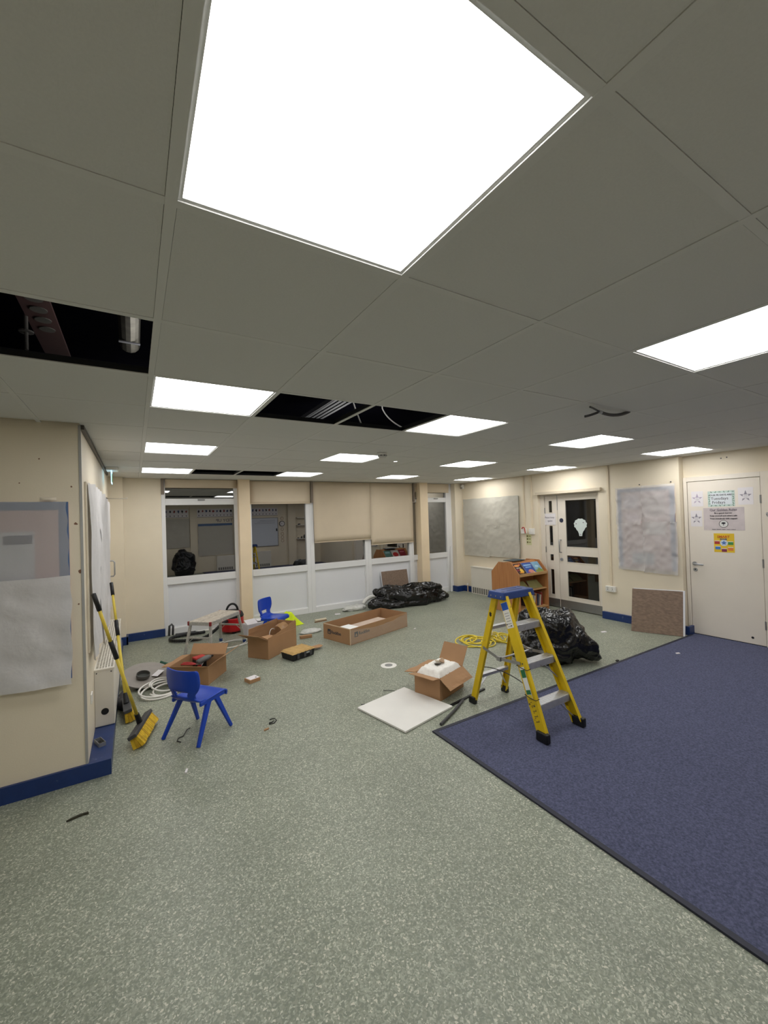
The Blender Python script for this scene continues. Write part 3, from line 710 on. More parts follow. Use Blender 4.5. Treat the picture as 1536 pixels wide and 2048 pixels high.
# left block, side face: crumpled paper over a board
nb = thing('notice_board', 'board on the left side wall under crumpled white paper', 'notice board', (XC, 4.9, .75))
MB().box(XC+.001, XC+.012, 3.62, 6.2, .80, 2.02).build('backing', mat('cream_board', (206, 196, 176), .8, var=.03), nb, world=True)
for k, (ya, yb, za, zb, am) in enumerate(((3.68, 4.55, .72, 2.02, .022), (4.35, 5.4, .66, 2.0, .026), (5.15, 6.25, .70, 2.0, .022))):
    paper_sheet('paper_sheet', (XC+.018+.006*(k % 2), ya, za), (0, yb-ya, 0), (0, 0, zb-za), (1, 0, 0), am, M_GREASE3, nb, 11+k, nu=48, nv=36, fs=7, vert=.22)
r = thing('pull_handle', 'chrome pull handle beyond the crumpled paper on the left wall', 'handle', (XC, 6.45, 1.15))
MB().tube([(XC, 6.45, 1.24), (XC+.055, 6.45, 1.24), (XC+.07, 6.45, 1.22), (XC+.07, 6.45, 1.06), (XC+.055, 6.45, 1.04), (XC, 6.45, 1.04)], .009, 10).build('bar', M_METAL, r, world=True, smooth=True)
r = thing('wall_hook', 'thin metal rod sticking out of the left wall above the handle', 'rod', (XC, 6.3, 2.04))
MB().box(XC, XC+.012, 6.29, 6.33, 1.97, 2.06).build('plate', M_DGREY, r, world=True)
MB().tube([(XC+.012, 6.31, 2.045), (XC+.22, 6.31, 2.045), (XC+.235, 6.31, 2.055)], .006, 8).build('arm', mat('pale_metal', (206, 198, 186), .4, metal=.5), r, world=True, smooth=True)
r = thing('exit_sign', 'lit exit sign hanging edge-on from the ceiling by the left wall', 'exit sign', (-.22, 5.9, H))
MB().box(-.27, -.15, 5.78, 6.02, H-.035, H-.001).build('housing', M_WHITEP, r, world=True, bevel=.005)
MB().box(-.222, -.214, 5.80, 6.0, H-.19, H-.035).build('lit_blade', glow_material('exit_blade', (180, 226, 255), 1.6), r, world=True, bevel=.002)
MB().box(-.2215, -.2125, 5.83, 5.97, H-.17, H-.07).build('pictogram', mat('exit_green', (60, 160, 90), .5), r, world=True)

# convector heater on the left side wall
hm = mat('heater_enamel', (222, 217, 206), .4, var=.02, vs=4)
r = thing('convector_heater', 'long cream convector heater with slotted top on the blue plinth', 'heater', (-.235, 4.05, .088))
MB().box(-.300, -.166, 4.05, 6.08, .090, .535).build('casing', hm, r, world=True, bevel=.005)
g = MB().box(-.300, -.163, 4.045, 4.075, .535, .547).box(-.300, -.163, 6.06, 6.085, .535, .547).box(-.300, -.290, 4.075, 6.06, .535, .547).box(-.173, -.163, 4.075, 6.06, .535, .547)
g.build('grille_frame', hm, r, world=True)
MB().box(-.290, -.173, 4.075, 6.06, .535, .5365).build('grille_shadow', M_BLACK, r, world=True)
NG = 44
bars = MB()
for k in range(NG):
    y = 4.075+(6.06-4.075)*(k+.5)/NG
    MB().box(-.290, -.173, y-.0065, y+.0065, .537, .546).build('grille_bar', hm, r, world=True)
for k in range(1, 6):
    x = -.290+.117*k/6
    MB().box(x-.004, x+.004, 4.075, 6.06, .5375, .5465).build('grille_rib', hm, r, world=True)
MB().cyl((-.232, 4.0505, .205), (-.232, 4.047, .205), .026, n=24).build('pipe_hole', M_BLACK, r, world=True)
for x in (-.283, -.185):
    MB().cyl((x, 4.0505, .518), (x, 4.047, .518), .005, n=10).build('screw', M_DGREY, r, world=True)
r = thing('back_box', 'small open grey metal box lying on the blue plinth', 'metal box', (-.25, 3.74, .088), .35)
b = MB().box(-.022, .022, -.055, .055, 0, .004)
b.box(-.022, -.018, -.055, .055, .004, .028).box(.018, .022, -.055, .055, .004, .028).box(-.018, .018, -.055, -.051, .004, .028).box(-.018, .018, .051, .055, .004, .028)
b.build('tray', mat('galvanised_steel', (150, 152, 154), .4, metal=.6, var=.08, vs=30), r)
MB().box(-.012, .012, -.035, .035, .005, .010).build('insert', M_BLACK, r)
tag(MB().box(XC, XC+.01, 3.72, 3.80, .40, .47).build('socket_blank', M_WHITEP, bevel=.003), 'small white cover plate on the side wall by the heater end', 'cover plate')

# right wall boards
nb = thing('notice_board', 'wide board under greyish paper beside the far corner', 'notice board', (XR, 6.15, .80))
MB().box(XR-.016, XR-.001, 5.40, 6.93, .84, 2.02).build('backing', mat('grey_green_board', (150, 152, 138), .8, var=.03), nb, world=True)
for k, (ya, yb, za, zb) in enumerate(((6.93, 5.95, 1.41, 2.03), (6.05, 5.39, 1.39, 2.03), (6.93, 6.16, .80, 1.47), (6.23, 5.39, .82, 1.46), (5.82, 5.38, .85, 1.18))):
    paper_sheet('paper_sheet', (XR-.020-.003*k, ya, za), (0, yb-ya, 0), (0, 0, zb-za), (-1, 0, 0), .011, M_GREASE2, nb, 21+k, nu=30, nv=30, fs=4.5, curl=.015)
nb = thing('notice_board', 'tall board under loose translucent paper left of the white door', 'notice board', (XR, 3.1, .80))
MB().box(XR-.016, XR-.001, 2.74, 3.51, .83, 2.0).build('backing', M_PINK, nb, world=True)
MB().box(XR-.018, XR-.016, 2.74, 3.51, 1.95, 2.0).box(XR-.018, XR-.016, 2.74, 2.80, .83, 1.95).box(XR-.018, XR-.016, 3.455, 3.51, .83, 1.95).build('border', M_BORDER, nb, world=True)
for (ya, yb, za, zb, c) in ((3.20, 3.42, 1.70, 1.90, (214, 206, 214)), (3.20, 3.40, 1.52, 1.62, (214, 196, 206)), (2.86, 3.12, 1.33, 1.49, (224, 220, 220)), (3.02, 3.32, .90, 1.06, (172, 182, 192)), (2.86, 3.14, 1.60, 1.88, (198, 186, 186))):
    MB().box(XR-.0195, XR-.0165, ya, yb, za, zb).build('pinned_sheet', mat('pinned_%d_%d_%d' % c, c, .7), nb, world=True)
for k, (ya, yb, za, zb) in enumerate(((3.525, 3.15, 1.47, 2.02), (3.16, 2.72, 1.49, 2.03), (3.515, 3.13, .80, 1.49), (3.15, 2.705, .785, 1.51))):
    paper_sheet('paper_sheet', (XR-.024-.003*k, ya, za), (0, yb-ya, 0), (0, 0, zb-za), (-1, 0, 0), .016, M_GREASE4, nb, 31+k, nu=30, nv=36, fs=5, curl=.04)
for (y, z, lb_) in ((3.19, 2.05, 'dark pin above the middle of the tall papered board'), (2.78, 2.055, 'dark pin above the right corner of the tall papered board')):
    tag(MB().cyl((XR, y, z), (XR-.012, y, z), .008, n=10).build('drawing_pin', M_DGREY), lb_, 'pin', 'pins above the board')
for (y, z, lb_) in ((2.25, 2.31, 'small dark screw hole above the white door, left one'), (2.19, 2.315, 'small dark screw hole above the white door, right one')):
    tag(MB().cyl((XD, y, z), (XD-.002, y, z), .008, n=10).build('screw_hole', M_DGREY), lb_, 'screw hole', 'screw holes above the door')

# low convector by the far corner
r = thing('convector_heater', 'low white convector heater below the greyish papered board', 'heater', (6.24, 6.1, 0))
MB().box(6.18, XR-.001, 5.55, 6.655, .0, .565).build('casing', hm, r, world=True, bevel=.006)
MB().box(6.17, XR-.001, 5.54, 6.665, .565, .58).build('top_plate', hm, r, world=True, bevel=.003)
for k in range(16):
    y = 5.61+k*.064
    MB().box(6.178, 6.181, y, y+.046, .02, .14).build('slot', mat('slot_shadow', (120, 118, 112), .7), r, world=True)
MB().cyl((6.21, 6.80, .0), (6.21, 6.80, .17), .012, n=10).build('valve_pipe', mat('copper_cream', (206, 180, 150), .4), r, world=True)
MB().cyl((6.21, 6.80, .15), (6.21, 6.80, .19), .02, n=12).build('valve_head', M_WHITEP, r, world=True)

# ================================================================== LEANING BOARDS
r = thing('hardboard_panel', 'brown hardboard panel with white edge leaning below the tall papered board', 'board', (5.95, 2.95, 0))
def slab(mb, p, t):
    """quad p (4 points) thickened by vector t"""
    p = [Vector(q) for q in p]; t = Vector(t)
    return mb.add(p+[q+t for q in p], [(0, 1, 2, 3), (7, 6, 5, 4), (0, 4, 5, 1), (1, 5, 6, 2), (2, 6, 7, 3), (3, 7, 4, 0)])
slab(MB(), [(5.885, 3.165, .004), (6.125, 2.635, .004), (6.262, 2.673, .572), (6.022, 3.203, .572)], (.010, 0, 0)).build('sheet', M_HARD, r, world=True)
slab(MB(), [(5.902, 3.155, .004), (6.142, 2.617, .004), (6.277, 2.655, .580), (6.037, 3.193, .580)], (.010, 0, 0)).build('white_sheet', M_WPANEL, r, world=True)
r = thing('hardboard_panel', 'brown hardboard panel leaning on the white window panel behind the low bag', 'board', (4.53, 7.0, 0))
slab(MB(), [(4.215, 7.015, .004), (4.835, 7.015, .004), (4.815, 7.098, .605), (4.20, 7.098, .605)], (0, .010, 0)).build('sheet', M_HARD, r, world=True)
slab(MB(), [(4.205, 7.027, .004), (4.835, 7.027, .004), (4.81, 7.109, .607), (4.185, 7.109, .607)], (0, .006, 0)).build('white_sheet', M_WPANEL, r, world=True)
r = thing('loose_ceiling_tile', 'square white ceiling tile lying on the floor beside the carpet corner', 'ceiling tile', (2.01, 3.065, 0), math.atan2(.12, .58))
MB().box(-.297, .297, -.297, .297, .004, .018).build('face', mat('clean_tile_face', (228, 226, 220), .8, var=.03, vs=4), r)
MB().box(-.295, .295, -.295, .295, 0, .004).build('backing', M_DGREY, r)
r = thing('floor_cover', 'round white floor socket cover with grey centre', 'floor cover', (2.455, 4.05, 0))
MB().lathe([(.092, 0), (.092, .002), (.085, .004)], n=32).build('plate', M_WHITEP, r)
MB().lathe([(.045, .004), (.045, .0055), (.04, .006)], n=24).build('centre_cap', mat('mid_grey_plastic', (136, 136, 134), .5, var=.05), r)

# ================================================================== STEP LADDER
r = thing('step_ladder', 'yellow fibreglass step ladder with blue top on the carpet edge', 'ladder', (2.76, 2.4, 0))
TOPZ = 1.0
def lerp(a, b, t): return Vector(a)+(Vector(b)-Vector(a))*t
FL = ((2.535, 2.03, .04), (2.60, 2.435, TOPZ)); FR = ((2.965, 2.03, .04), (2.90, 2.435, TOPZ))
RL = ((2.575, 2.80, .03), (2.61, 2.53, TOPZ)); RR = ((2.985, 2.80, .03), (2.90, 2.53, TOPZ))
def channel(a, b, out, w_, d_, t_=.006):
    """C-section rail: web with two flanges turned inwards (towards -out)"""
    m_ = MB(); a = Vector(a); b = Vector(b); ax = (b-a).normalized(); o = Vector(out); o = (o-ax*o.dot(ax)).normalized(); n = ax.cross(o)
    m_.bar(a, b, n, w_, w_, t_, t_)
    for s in (-1, 1): m_.bar(a+n*s*(w_/2-t_/2)-o*d_/2, b+n*s*(w_/2-t_/2)-o*d_/2, o, d_, d_, t_, t_)
    return m_
for (p, o) in ((FL, (-1, 0, 0)), (FR, (1, 0, 0))):
    rail = channel(p[0], p[1], o, .085, .028).build('front_rail', M_YEL, r, world=True, bevel=.002)
    c = Vector(p[0]); 
    MB().obox((c.x, c.y-.004, .046), (.022, 0, 0), (0, .05, 0), (0, .0, .035)).build('foot', M_BLACK, r, world=True, bevel=.008)
    for z in (.25, .53, .80):
        q = lerp(p[0], p[1], (z-.03)/(TOPZ-.03)); sx = -1 if o[0] < 0 else 1
        for dy in (-.02, .025):
            MB().cyl((q.x+sx*.002, q.y+dy, z-.01), (q.x+sx*.006, q.y+dy, z-.01), .006, n=10).build('rivet', M_DGREY, r, world=True)
for (p, o) in ((RL, (-1, 0, 0)), (RR, (1, 0, 0))):
    channel(p[0], p[1], o, .058, .024).build('rear_rail', M_YEL, r, world=True, bevel=.002)
    c = Vector(p[0])
    MB().obox((c.x, c.y+.004, .03), (.020, 0, 0), (0, .036, 0), (0, 0, .03)).build('foot', M_BLACK, r, world=True, bevel=.008)
for z in (.245, .52, .79):
    t = (z-.03)/(TOPZ-.03); a = lerp(*FL, t); b = lerp(*FR, t)
    st = MB().box(a.x+.004, b.x-.004, a.y-.045, a.y+.045, z-.003, z+.003).box(a.x+.004, b.x-.004, a.y-.045, a.y-.040, z-.052, z-.003).box(a.x+.004, b.x-.004, a.y+.040, a.y+.045, z-.035, z-.003)
    st = st.build('step', M_ALU, r, world=True, bevel=.002)
    for k in range(5):
        MB().box(a.x+.01, b.x-.01, a.y-.036+k*.018-.003, a.y-.036+k*.018+.003, z+.003, z+.0045).build('tread_ridge', M_ALU, st, world=True)
    if z < .6:
        for (e, s) in ((a, 1), (b, -1)):
            q = lerp(FL[0] if s > 0 else FR[0], FL[1] if s > 0 else FR[1], max(0, (z-.18))/(TOPZ-.03))
            MB().bar((e.x+s*.12, e.y+.02, z-.03), (q.x+s*.012, q.y+.01, z-.17), (0, 1, 0), .022, .022, .003, .003).build('brace', M_ALU, r, world=True)
for z in (.27, .72):
    t = (z-.03)/(TOPZ-.03); a = lerp(*RL, t); b = lerp(*RR, t)
    MB().box(a.x, b.x, a.y-.022, a.y+.022, z-.003, z+.003).box(a.x, b.x, a.y-.022, a.y-.019, z-.022, z).build('rear_bar', M_ALU, r, world=True, bevel=.001)
    if z < .5:
        for (e, s) in ((a, 1), (b, -1)):
            MB().bar((e.x+s*.12, e.y, z-.01), (e.x+s*.0, e.y+.04, .10), (0, 1, 0), .02, .02, .003, .003).build('brace', M_ALU, r, world=True)
for (f, k, s) in ((FL, RL, -1), (FR, RR, 1)):
    a = lerp(*f, .50)+Vector((s*.012, 0, 0)); b = lerp(*k, .52)+Vector((s*.012, 0, 0)); m_ = (a+b)/2+Vector((0, .02, -.035))
    MB().bar(a, m_, (0, 0, 1), .024, .024, .004, .004).bar(m_, b, (0, 0, 1), .024, .024, .004, .004).build('spreader_arm', M_KICK, r, world=True)
    MB().obox(m_, (.010, 0, 0), (0, .022, 0), (0, 0, .018)).build('spreader_joint', M_KICK, r, world=True, bevel=.003)
a = (lerp(*FL, .50)+lerp(*RL, .52))/2+Vector((0, .02, -.035)); b = (lerp(*FR, .50)+lerp(*RR, .52))/2+Vector((0, .02, -.035))
MB().cyl(a, b, .008, n=10).build('spreader_bar', M_ALU, r, world=True)
cap = MB()
x0, x1, y0, y1 = 2.565, 2.955, 2.39, 2.575
cap.add([(x0, y0, .985), (x1, y0, .985), (x1, y1, .985), (x0, y1, .985), (x0+.012, y0+.012, 1.045), (x1-.012, y0+.012, 1.045), (x1-.012, y1-.012, 1.045), (x0+.012, y1-.012, 1.045)], [(0, 3, 2, 1), (4, 5, 6, 7), (0, 1, 5, 4), (1, 2, 6, 5), (2, 3, 7, 6), (3, 0, 4, 7)])
cp_ = cap.build('top_cap', M_CAP, r, world=True, bevel=.007)
hol = mat('deep_navy_recess', (14, 24, 52), .5)
for (x, y, rr) in ((2.60, 2.43, .016), (2.62, 2.535, .014), (2.905, 2.43, .016), (2.91, 2.53, .014)):
    MB().cyl((x, y, 1.0445), (x, y, 1.0462), rr, n=18).build('tool_hole', hol, cp_, world=True)
MB().box(2.68, 2.86, 2.45, 2.458, 1.0448, 1.0464).box(2.68, 2.86, 2.512, 2.52, 1.0448, 1.0464).build('tool_slot', hol, cp_, world=True)
for k in range(3):
    MB().cyl((x0+.003, 2.42+k*.055, 1.01), (x0-.001, 2.42+k*.055, 1.01), .006, n=10).build('rivet', M_METAL, cp_, world=True)
# stickers on the near left rail, laid on its outer face
def on_rail(t0, t1, wid, m, name, par, shift=0.0, lift=.0036):
    a = lerp(*FL, t0)+Vector((-lift, shift, 0)); b = lerp(*FL, t1)+Vector((-lift, shift, 0))
    return MB().bar(a, b, (0, 1, 0), wid, wid, .001, .001).build(name, m, par, world=True)
sk = on_rail(.76, .96, .070, mat('label_white', (226, 224, 214), .5, var=.02), 'safety_label', r)
on_rail(.90, .958, .068, mat('label_blue', (30, 84, 176), .5), 'blue_header', sk, lift=.0044)
for k in range(6): on_rail(.772+k*.02, .7755+k*.02, .046, M_GREYINK, 'print_line', sk, lift=.0044)
tg = on_rail(.255, .475, .045, mat('tag_white', (224, 226, 222), .4), 'scaffold_tag', r, lift=.010)
on_rail(.40, .455, .041, mat('tag_green', (34, 108, 66), .5), 'green_band', tg, lift=.0112)
on_rail(.285, .315, .041, mat('tag_green', (34, 108, 66), .5), 'green_band', tg, lift=.0112)
on_rail(.255, .282, .041, mat('tag_yellow', (214, 190, 40), .5), 'yellow_band', tg, lift=.0112)
for t in (.468, .262):
    a = lerp(*FL, t); MB().tube([(a.x-.012, a.y-.05, a.z-.004), (a.x-.013, a.y, a.z), (a.x-.010, a.y+.05, a.z+.008), (a.x+.03, a.y+.05, a.z+.008), (a.x+.03, a.y-.05, a.z-.004)], .003, 6, closed=True).build('cable_tie', M_BLACK, r, world=True)
for k in range(4):
    for (dt, sh, wd_) in ((0, .0, .034), (.012, -.014, .006), (.020, .012, .010)):
        on_rail(.10+k*.035+dt, .1035+k*.035+dt, wd_, M_INK, 'pen_mark', r, lift=.004, shift=sh)
a = lerp(*RL, .83); MB().prism([(.016*math.cos(k*PI/6)*(1.0 if k % 2 else .6), .024*math.sin(k*PI/6)*(1.0 if k % 2 else .7)) for k in range(12)], (a.x-.0045, a.y, a.z), (0, 1, 0), (0, 0, 1), (-.001, 0, 0)).build('black_mark', M_BLACK, r, world=True)
MB().tube(bez((2.64, 2.79, .30), (2.72, 2.76, .34), (2.85, 2.55, .27), (2.60, 2.20, .33)), .004, 6).build('hanging_wire', M_BLACK, r, world=True, smooth=True)
tag(MB().tube([(2.08, 2.65, .013), (2.30, 2.755, .013), (2.52, 2.875, .013)], .012, 10).build('conduit_offcut', M_DGREY), 'grey conduit length on the floor by the rear ladder foot', 'conduit')
tag(MB().bar((2.36, 2.865, .008), (2.86, 2.95, .008), (0, 0, 1), .014, .014, .02, .02).build('black_strip', M_BLACK), 'black strip on the floor between the loose tile and ladder', 'strip')

# ================================================================== BLACK BAGS
def bag_mesh(size, seed, knobs=(), sub=6, fold=1.0, flat=.6):
    """crumpled polythene sack: lumpy body, creases laid out in metres, flat underneath"""
    bm = bmesh.new(); bmesh.ops.create_icosphere(bm, subdivisions=sub, radius=1.0)
    sx, sy, sz = size; base = []
    for v in bm.verts:
        p = v.co.normalized()
        q = Vector((math.copysign(abs(p.x)**.8, p.x), math.copysign(abs(p.y)**.8, p.y), math.copysign(abs(p.z)**.9, p.z)))
        rr = 1+.30*noise.noise(Vector((p.x*1.3+seed, p.y*1.3, p.z*1.3)))
        for (kx, ky, kz, kr, kh) in knobs:
            rr += kh*math.exp(-((p-Vector((kx, ky, kz)).normalized()).length/kr)**2)
        z = q.z*rr
        z = z*sz*flat if z > 0 else z*sz*(1-flat)
        base.append(Vector((q.x*rr*sx/2, q.y*rr*sy/2, z)))
    for v, c in zip(bm.verts, base): v.co = c
    bm.normal_update()
    nr = [v.normal.copy() for v in bm.verts]
    for v, c, n in zip(bm.verts, base, nr):
        k = Vector((c.x+seed, c.y-seed, c.z*.8))
        wv = noise.noise(k*2.4)*.5
        al = math.sin(seed*3.7); ca, sa = math.cos(al), math.sin(al)
        ku, kv = k.x*ca+k.y*sa, -k.x*sa+k.y*ca
        ridge = lambda f, o, st: max(0, 1-abs(noise.noise(Vector((ku*f*st+wv+o, kv*f-wv+o, k.z*f*.8+o))))*3.0)
        d = .055*noise.noise(k*3.0)+.034*ridge(4.5, 0, .35)**2+.026*ridge(8.0, 5, .3)**2+.014*ridge(6.0, 12, 1.6)**2+.011*ridge(17, 9, .4)**2
        v.co = c+n*d*fold
    zc = -sz*(1-flat)*.86
    for v in bm.verts: v.co.z = max(0, v.co.z-zc)
    me = bpy.data.meshes.new('bag'); bm.to_mesh(me); bm.free()
    for p in me.polygons: p.use_smooth = True
    me.materials.append(M_BAG); return me
def bag(loc, rz, size, seed, label, group='black rubbish sacks', **k):
    o = bpy.data.objects.new('rubbish_sack', bag_mesh(size, seed, **k)); C.objects.link(o)
    o.location = loc; o.rotation_euler = (0, 0, rz)
    return tag(o, label, 'rubbish sack', group)
bag((4.07, 3.12, 0), math.radians(-40), (.72, .58, .58), 2.3, 'bulky black rubbish sack on the floor behind the yellow ladder', knobs=((-.5, .3, .8, .5, .22), (1, -.1, -.5, .22, .28)))
bag((4.54, 6.63, 0), math.radians(-5), (1.52, .50, .34), 5.1, 'long low black rubbish sack slumped below the blinds and right pillar', knobs=((-.55, 0, .8, .45, .22), (1, -.25, -.25, .2, .16), (-1, .2, -.3, .3, .08)), fold=1.15)
bag((1.36, -.52, 0), .3, (.62, .55, .85), 14.2, 'tall black rubbish sack reflected in the left window', fold=1.1)

# ================================================================== CARTONS
def carton(label, loc, rz, L_, W_, H_, flaps, heights=None, mat_out=None, group='open cardboard cartons'):
    """open carton: floor and four walls of board with thickness, flaps hinged on the rims
    flaps: {side: (angle from vertical outwards in degrees, length)}; sides: px nx py ny"""
    r = thing('cardboard_box', label, 'cardboard box', loc, rz, group)
    t = .006; m = mat_out or M_CARD; hs = heights or {}
    h = lambda k: hs.get(k, H_)
    MB().box(-L_/2, L_/2, -W_/2, W_/2, 0, t).build('base', M_CARDIN, r)
    a, b = L_/2, W_/2
    MB().box(a-t, a, -b, b, t, h('px')).build('side', m, r)
    MB().box(-a, -a+t, -b, b, t, h('nx')).build('side', m, r)
    MB().box(-a+t, a-t, b-t, b, t, h('py')).build('side', m, r)
    MB().box(-a+t, a-t, -b, -b+t, t, h('ny')).build('side', m, r)
    for k, (ang, ln) in flaps.items():
        d = {'px': Vector((1, 0, 0)), 'nx': Vector((-1, 0, 0)), 'py': Vector((0, 1, 0)), 'ny': Vector((0, -1, 0))}[k]
        s = Vector((-d.y, d.x, 0)); hw = (b if d.x else a)*.97
        c = d*(a-t/2 if d.x else b-t/2)+Vector((0, 0, h(k)))
        an = math.radians(ang); e = d*math.sin(an)*ln+Vector((0, 0, math.cos(an)*ln))
        def fn(u, v, c=c, e=e, s=s, hw=hw, k=k):
            wv = .010*noise.noise(Vector((u*3, v*2, len(k)+ang)))
            return c+e*v+s*hw*(2*u-1)+Vector((0, 0, wv*v))+d*wv*v
        MB().grid(fn, 8, 5).build('flap', M_CARD, r, solid=.005)
    return r
# flat light-panel carton with print and film
r = carton('long shallow cardboard carton with printed sides and torn film', (2.925, 5.41, 0), math.atan2(.32, 1.14), 1.185, .565, .215, {}, group='open cardboard cartons')
MB().box(-.575, -.32, -.27, .05, .165, .175).build('white_panel', mat('white_foam', (236, 236, 234), .7), r)
MB().box(-.32, .34, -.24, .10, .125, .14).build('pink_board', mat('pinkish_board', (196, 176, 160), .7, var=.04), r)
pu, pv = Vector((1, 0, 0)), Vector((0, 0, 1))
def print_mark(r, org, u, n):
    u = Vector(u); n = Vector(n); o = Vector(org)
    ink = mat('carton_ink', (52, 58, 66), .7)
    sq = [(-.032, -.034), (.032, -.034), (.032, .034), (-.032, .034)]
    MB().prism(sq, o, u, (0, 0, 1), n*.001).build('print_square', ink, r)
    MB().prism([(-.020, -.024), (.020, -.024), (.004, .012), (-.004, .012)], o+n*.0012, u, (0, 0, 1), n*.0006).build('print_peak', M_CARD, r)
    cu = bpy.data.curves.new('lettering', 'FONT'); cu.body = 'Rockfon'; cu.size = .062; cu.align_x = 'LEFT'; cu.align_y = 'CENTER'; cu.extrude = .0005; cu.offset = .0012; cu.resolution_u = 2
    to = bpy.data.objects.new('t', cu); me = bpy.data.meshes.new_from_object(to); bpy.data.objects.remove(to)
    q = o+u*.045+n*.001; v = Vector((0, 0, 1)); nn = u.cross(v)
    me.transform(Matrix(((u.x, v.x, nn.x, q.x), (u.y, v.y, nn.y, q.y), (u.z, v.z, nn.z, q.z), (0, 0, 0, 1)))); me.materials.clear(); me.materials.append(ink)
    l = bpy.data.objects.new('lettering', me); C.objects.link(l); l.parent = r
print_mark(r, (-.48, -.2826, .125), (1, 0, 0), (0, -1, 0))
print_mark(r, (-.5926, .155, .115), (0, -1, 0), (-1, 0, 0))
film = paper_material('clear_film', (226, 222, 214), see=.80, rough=.15, bump=.8, bs=25)
def filmfn(a, b):
    return (-.59+1.18*a, -.288-.006*abs(noise.noise(Vector((a*14, b*5, 1)))), .01+(.20-.06*math.sin(a*PI)*b)*b+.012*noise.noise(Vector((a*9, b*3, 4)))*b)
MB().grid(filmfn, 40, 10).build('torn_film', film, r, smooth=True)
tape = mat('cream_tape_edge', (206, 182, 150), .5, var=.05)
MB().box(-.594, -.586, -.2835, .2835, .205, .2165).build('tape_strip', tape, r)
MB().box(-.5935, -.585, -.286, -.275, .0, .21).build('tape_strip', tape, r)
# crumpled carton by the second chair
r = carton('tall torn cardboard carton in front of the far blue chair', (1.515, 5.385, 0), math.atan2(.36, .48), .60, .31, .235,
           {'nx': (62, .20), 'py': (-8, .10), 'ny': (-10, .02)}, heights={'px': .33, 'py': .25, 'ny': .235, 'nx': .235})
def tear(a, b): return (-.29+.58*a, -.150, .23+(.03+.09*a**1.5+.012*noise.noise(Vector((a*9, 2, 0))))*b)
MB().grid(tear, 24, 3).build('torn_side', M_CARD, r, solid=.005)
def fold(a, b): return (-.28+.16*a, -.15+.11*b, .236+.03*b-.02*a*b)
MB().grid(fold, 6, 4).build('flap', M_CARD, r, solid=.005)
def fold2(a, b): return (.02+.16*a, -.145+.12*b+.02*math.sin(a*3), .25+.07*math.sin(b*2)+.02*a)
MB().grid(fold2, 8, 5).build('crumpled_flap', mat('brown_tape', (150, 114, 74), .35, var=.05), r, solid=.004)
MB().tube(bez((-.05, .02, .12), (-.02, .05, .27), (.03, .05, .30), (.08, .03, .26)), .004, 6).build('wire_end', wm, r, smooth=True)
# carton with tools behind the near chair
r = carton('open cardboard carton of tools behind the near blue chair', (.575, 4.975, 0), math.radians(-36), .43, .40, .19,
           {'py': (38, .13), 'px': (58, .20), 'ny': (70, .12), 'nx': (95, .09)})
tool_box = (.575, 4.975)
# white polystyrene carton by the ladder
WR = math.atan2(.13, .40)
r = carton('cardboard carton full of white foam chips beside the ladder', (2.505, 3.19, 0), WR, .42, .285, .205,
           {'ny': (128, .14), 'py': (100, .13), 'px': (35, .20), 'nx': (80, .10)})
def foam(a, b):
    e = min(a, 1-a, b, 1-b)
    return (-.195+.39*a, -.13+.26*b, (.20+.05*min(1, e*9))+.012*noise.noise(Vector((a*12, b*9, 3)))+.006*noise.noise(Vector((a*40, b*30, 8))))
o = MB().grid(foam, 40, 30).build('foam_fill', mat('crumbly_white_foam', (236, 233, 226), .95, var=.05, vs=60, dirt=(150, 140, 128), dirt_amt=-.12, ds=22, bump=.6, bs=120), r, smooth=True)
tag(o, kind='stuff')
for k, (x, y, s_, c) in enumerate(((.0, .0, .034, (96, 86, 76)), (.05, .03, .030, (190, 176, 152)), (.065, -.005, .028, (160, 132, 104)), (.10, .01, .02, (176, 150, 120)))):
    q = Vector((2.505, 3.19, .262+.004*k))+Matrix.Rotation(WR, 3, 'Z') @ Vector((x-.02, y, 0))
    d = thing('metal_disc', ('dark round cut-out lying on the white foam', 'pale round cut-out leaning on the dark one on the foam', 'brown round cut-out at the front on the white foam', 'small tan round cut-out at the right on the foam')[k], 'disc', q, group='round cut-outs on the foam')
    b_ = MB().lathe([(s_*.96, -.004), (s_, 0), (s_*.96, .004)], n=20).build('disc', mat('disc_%d' % k, c, .6, var=.1, vs=40), d); b_.rotation_euler = (.3*(k-1), .25, 0)

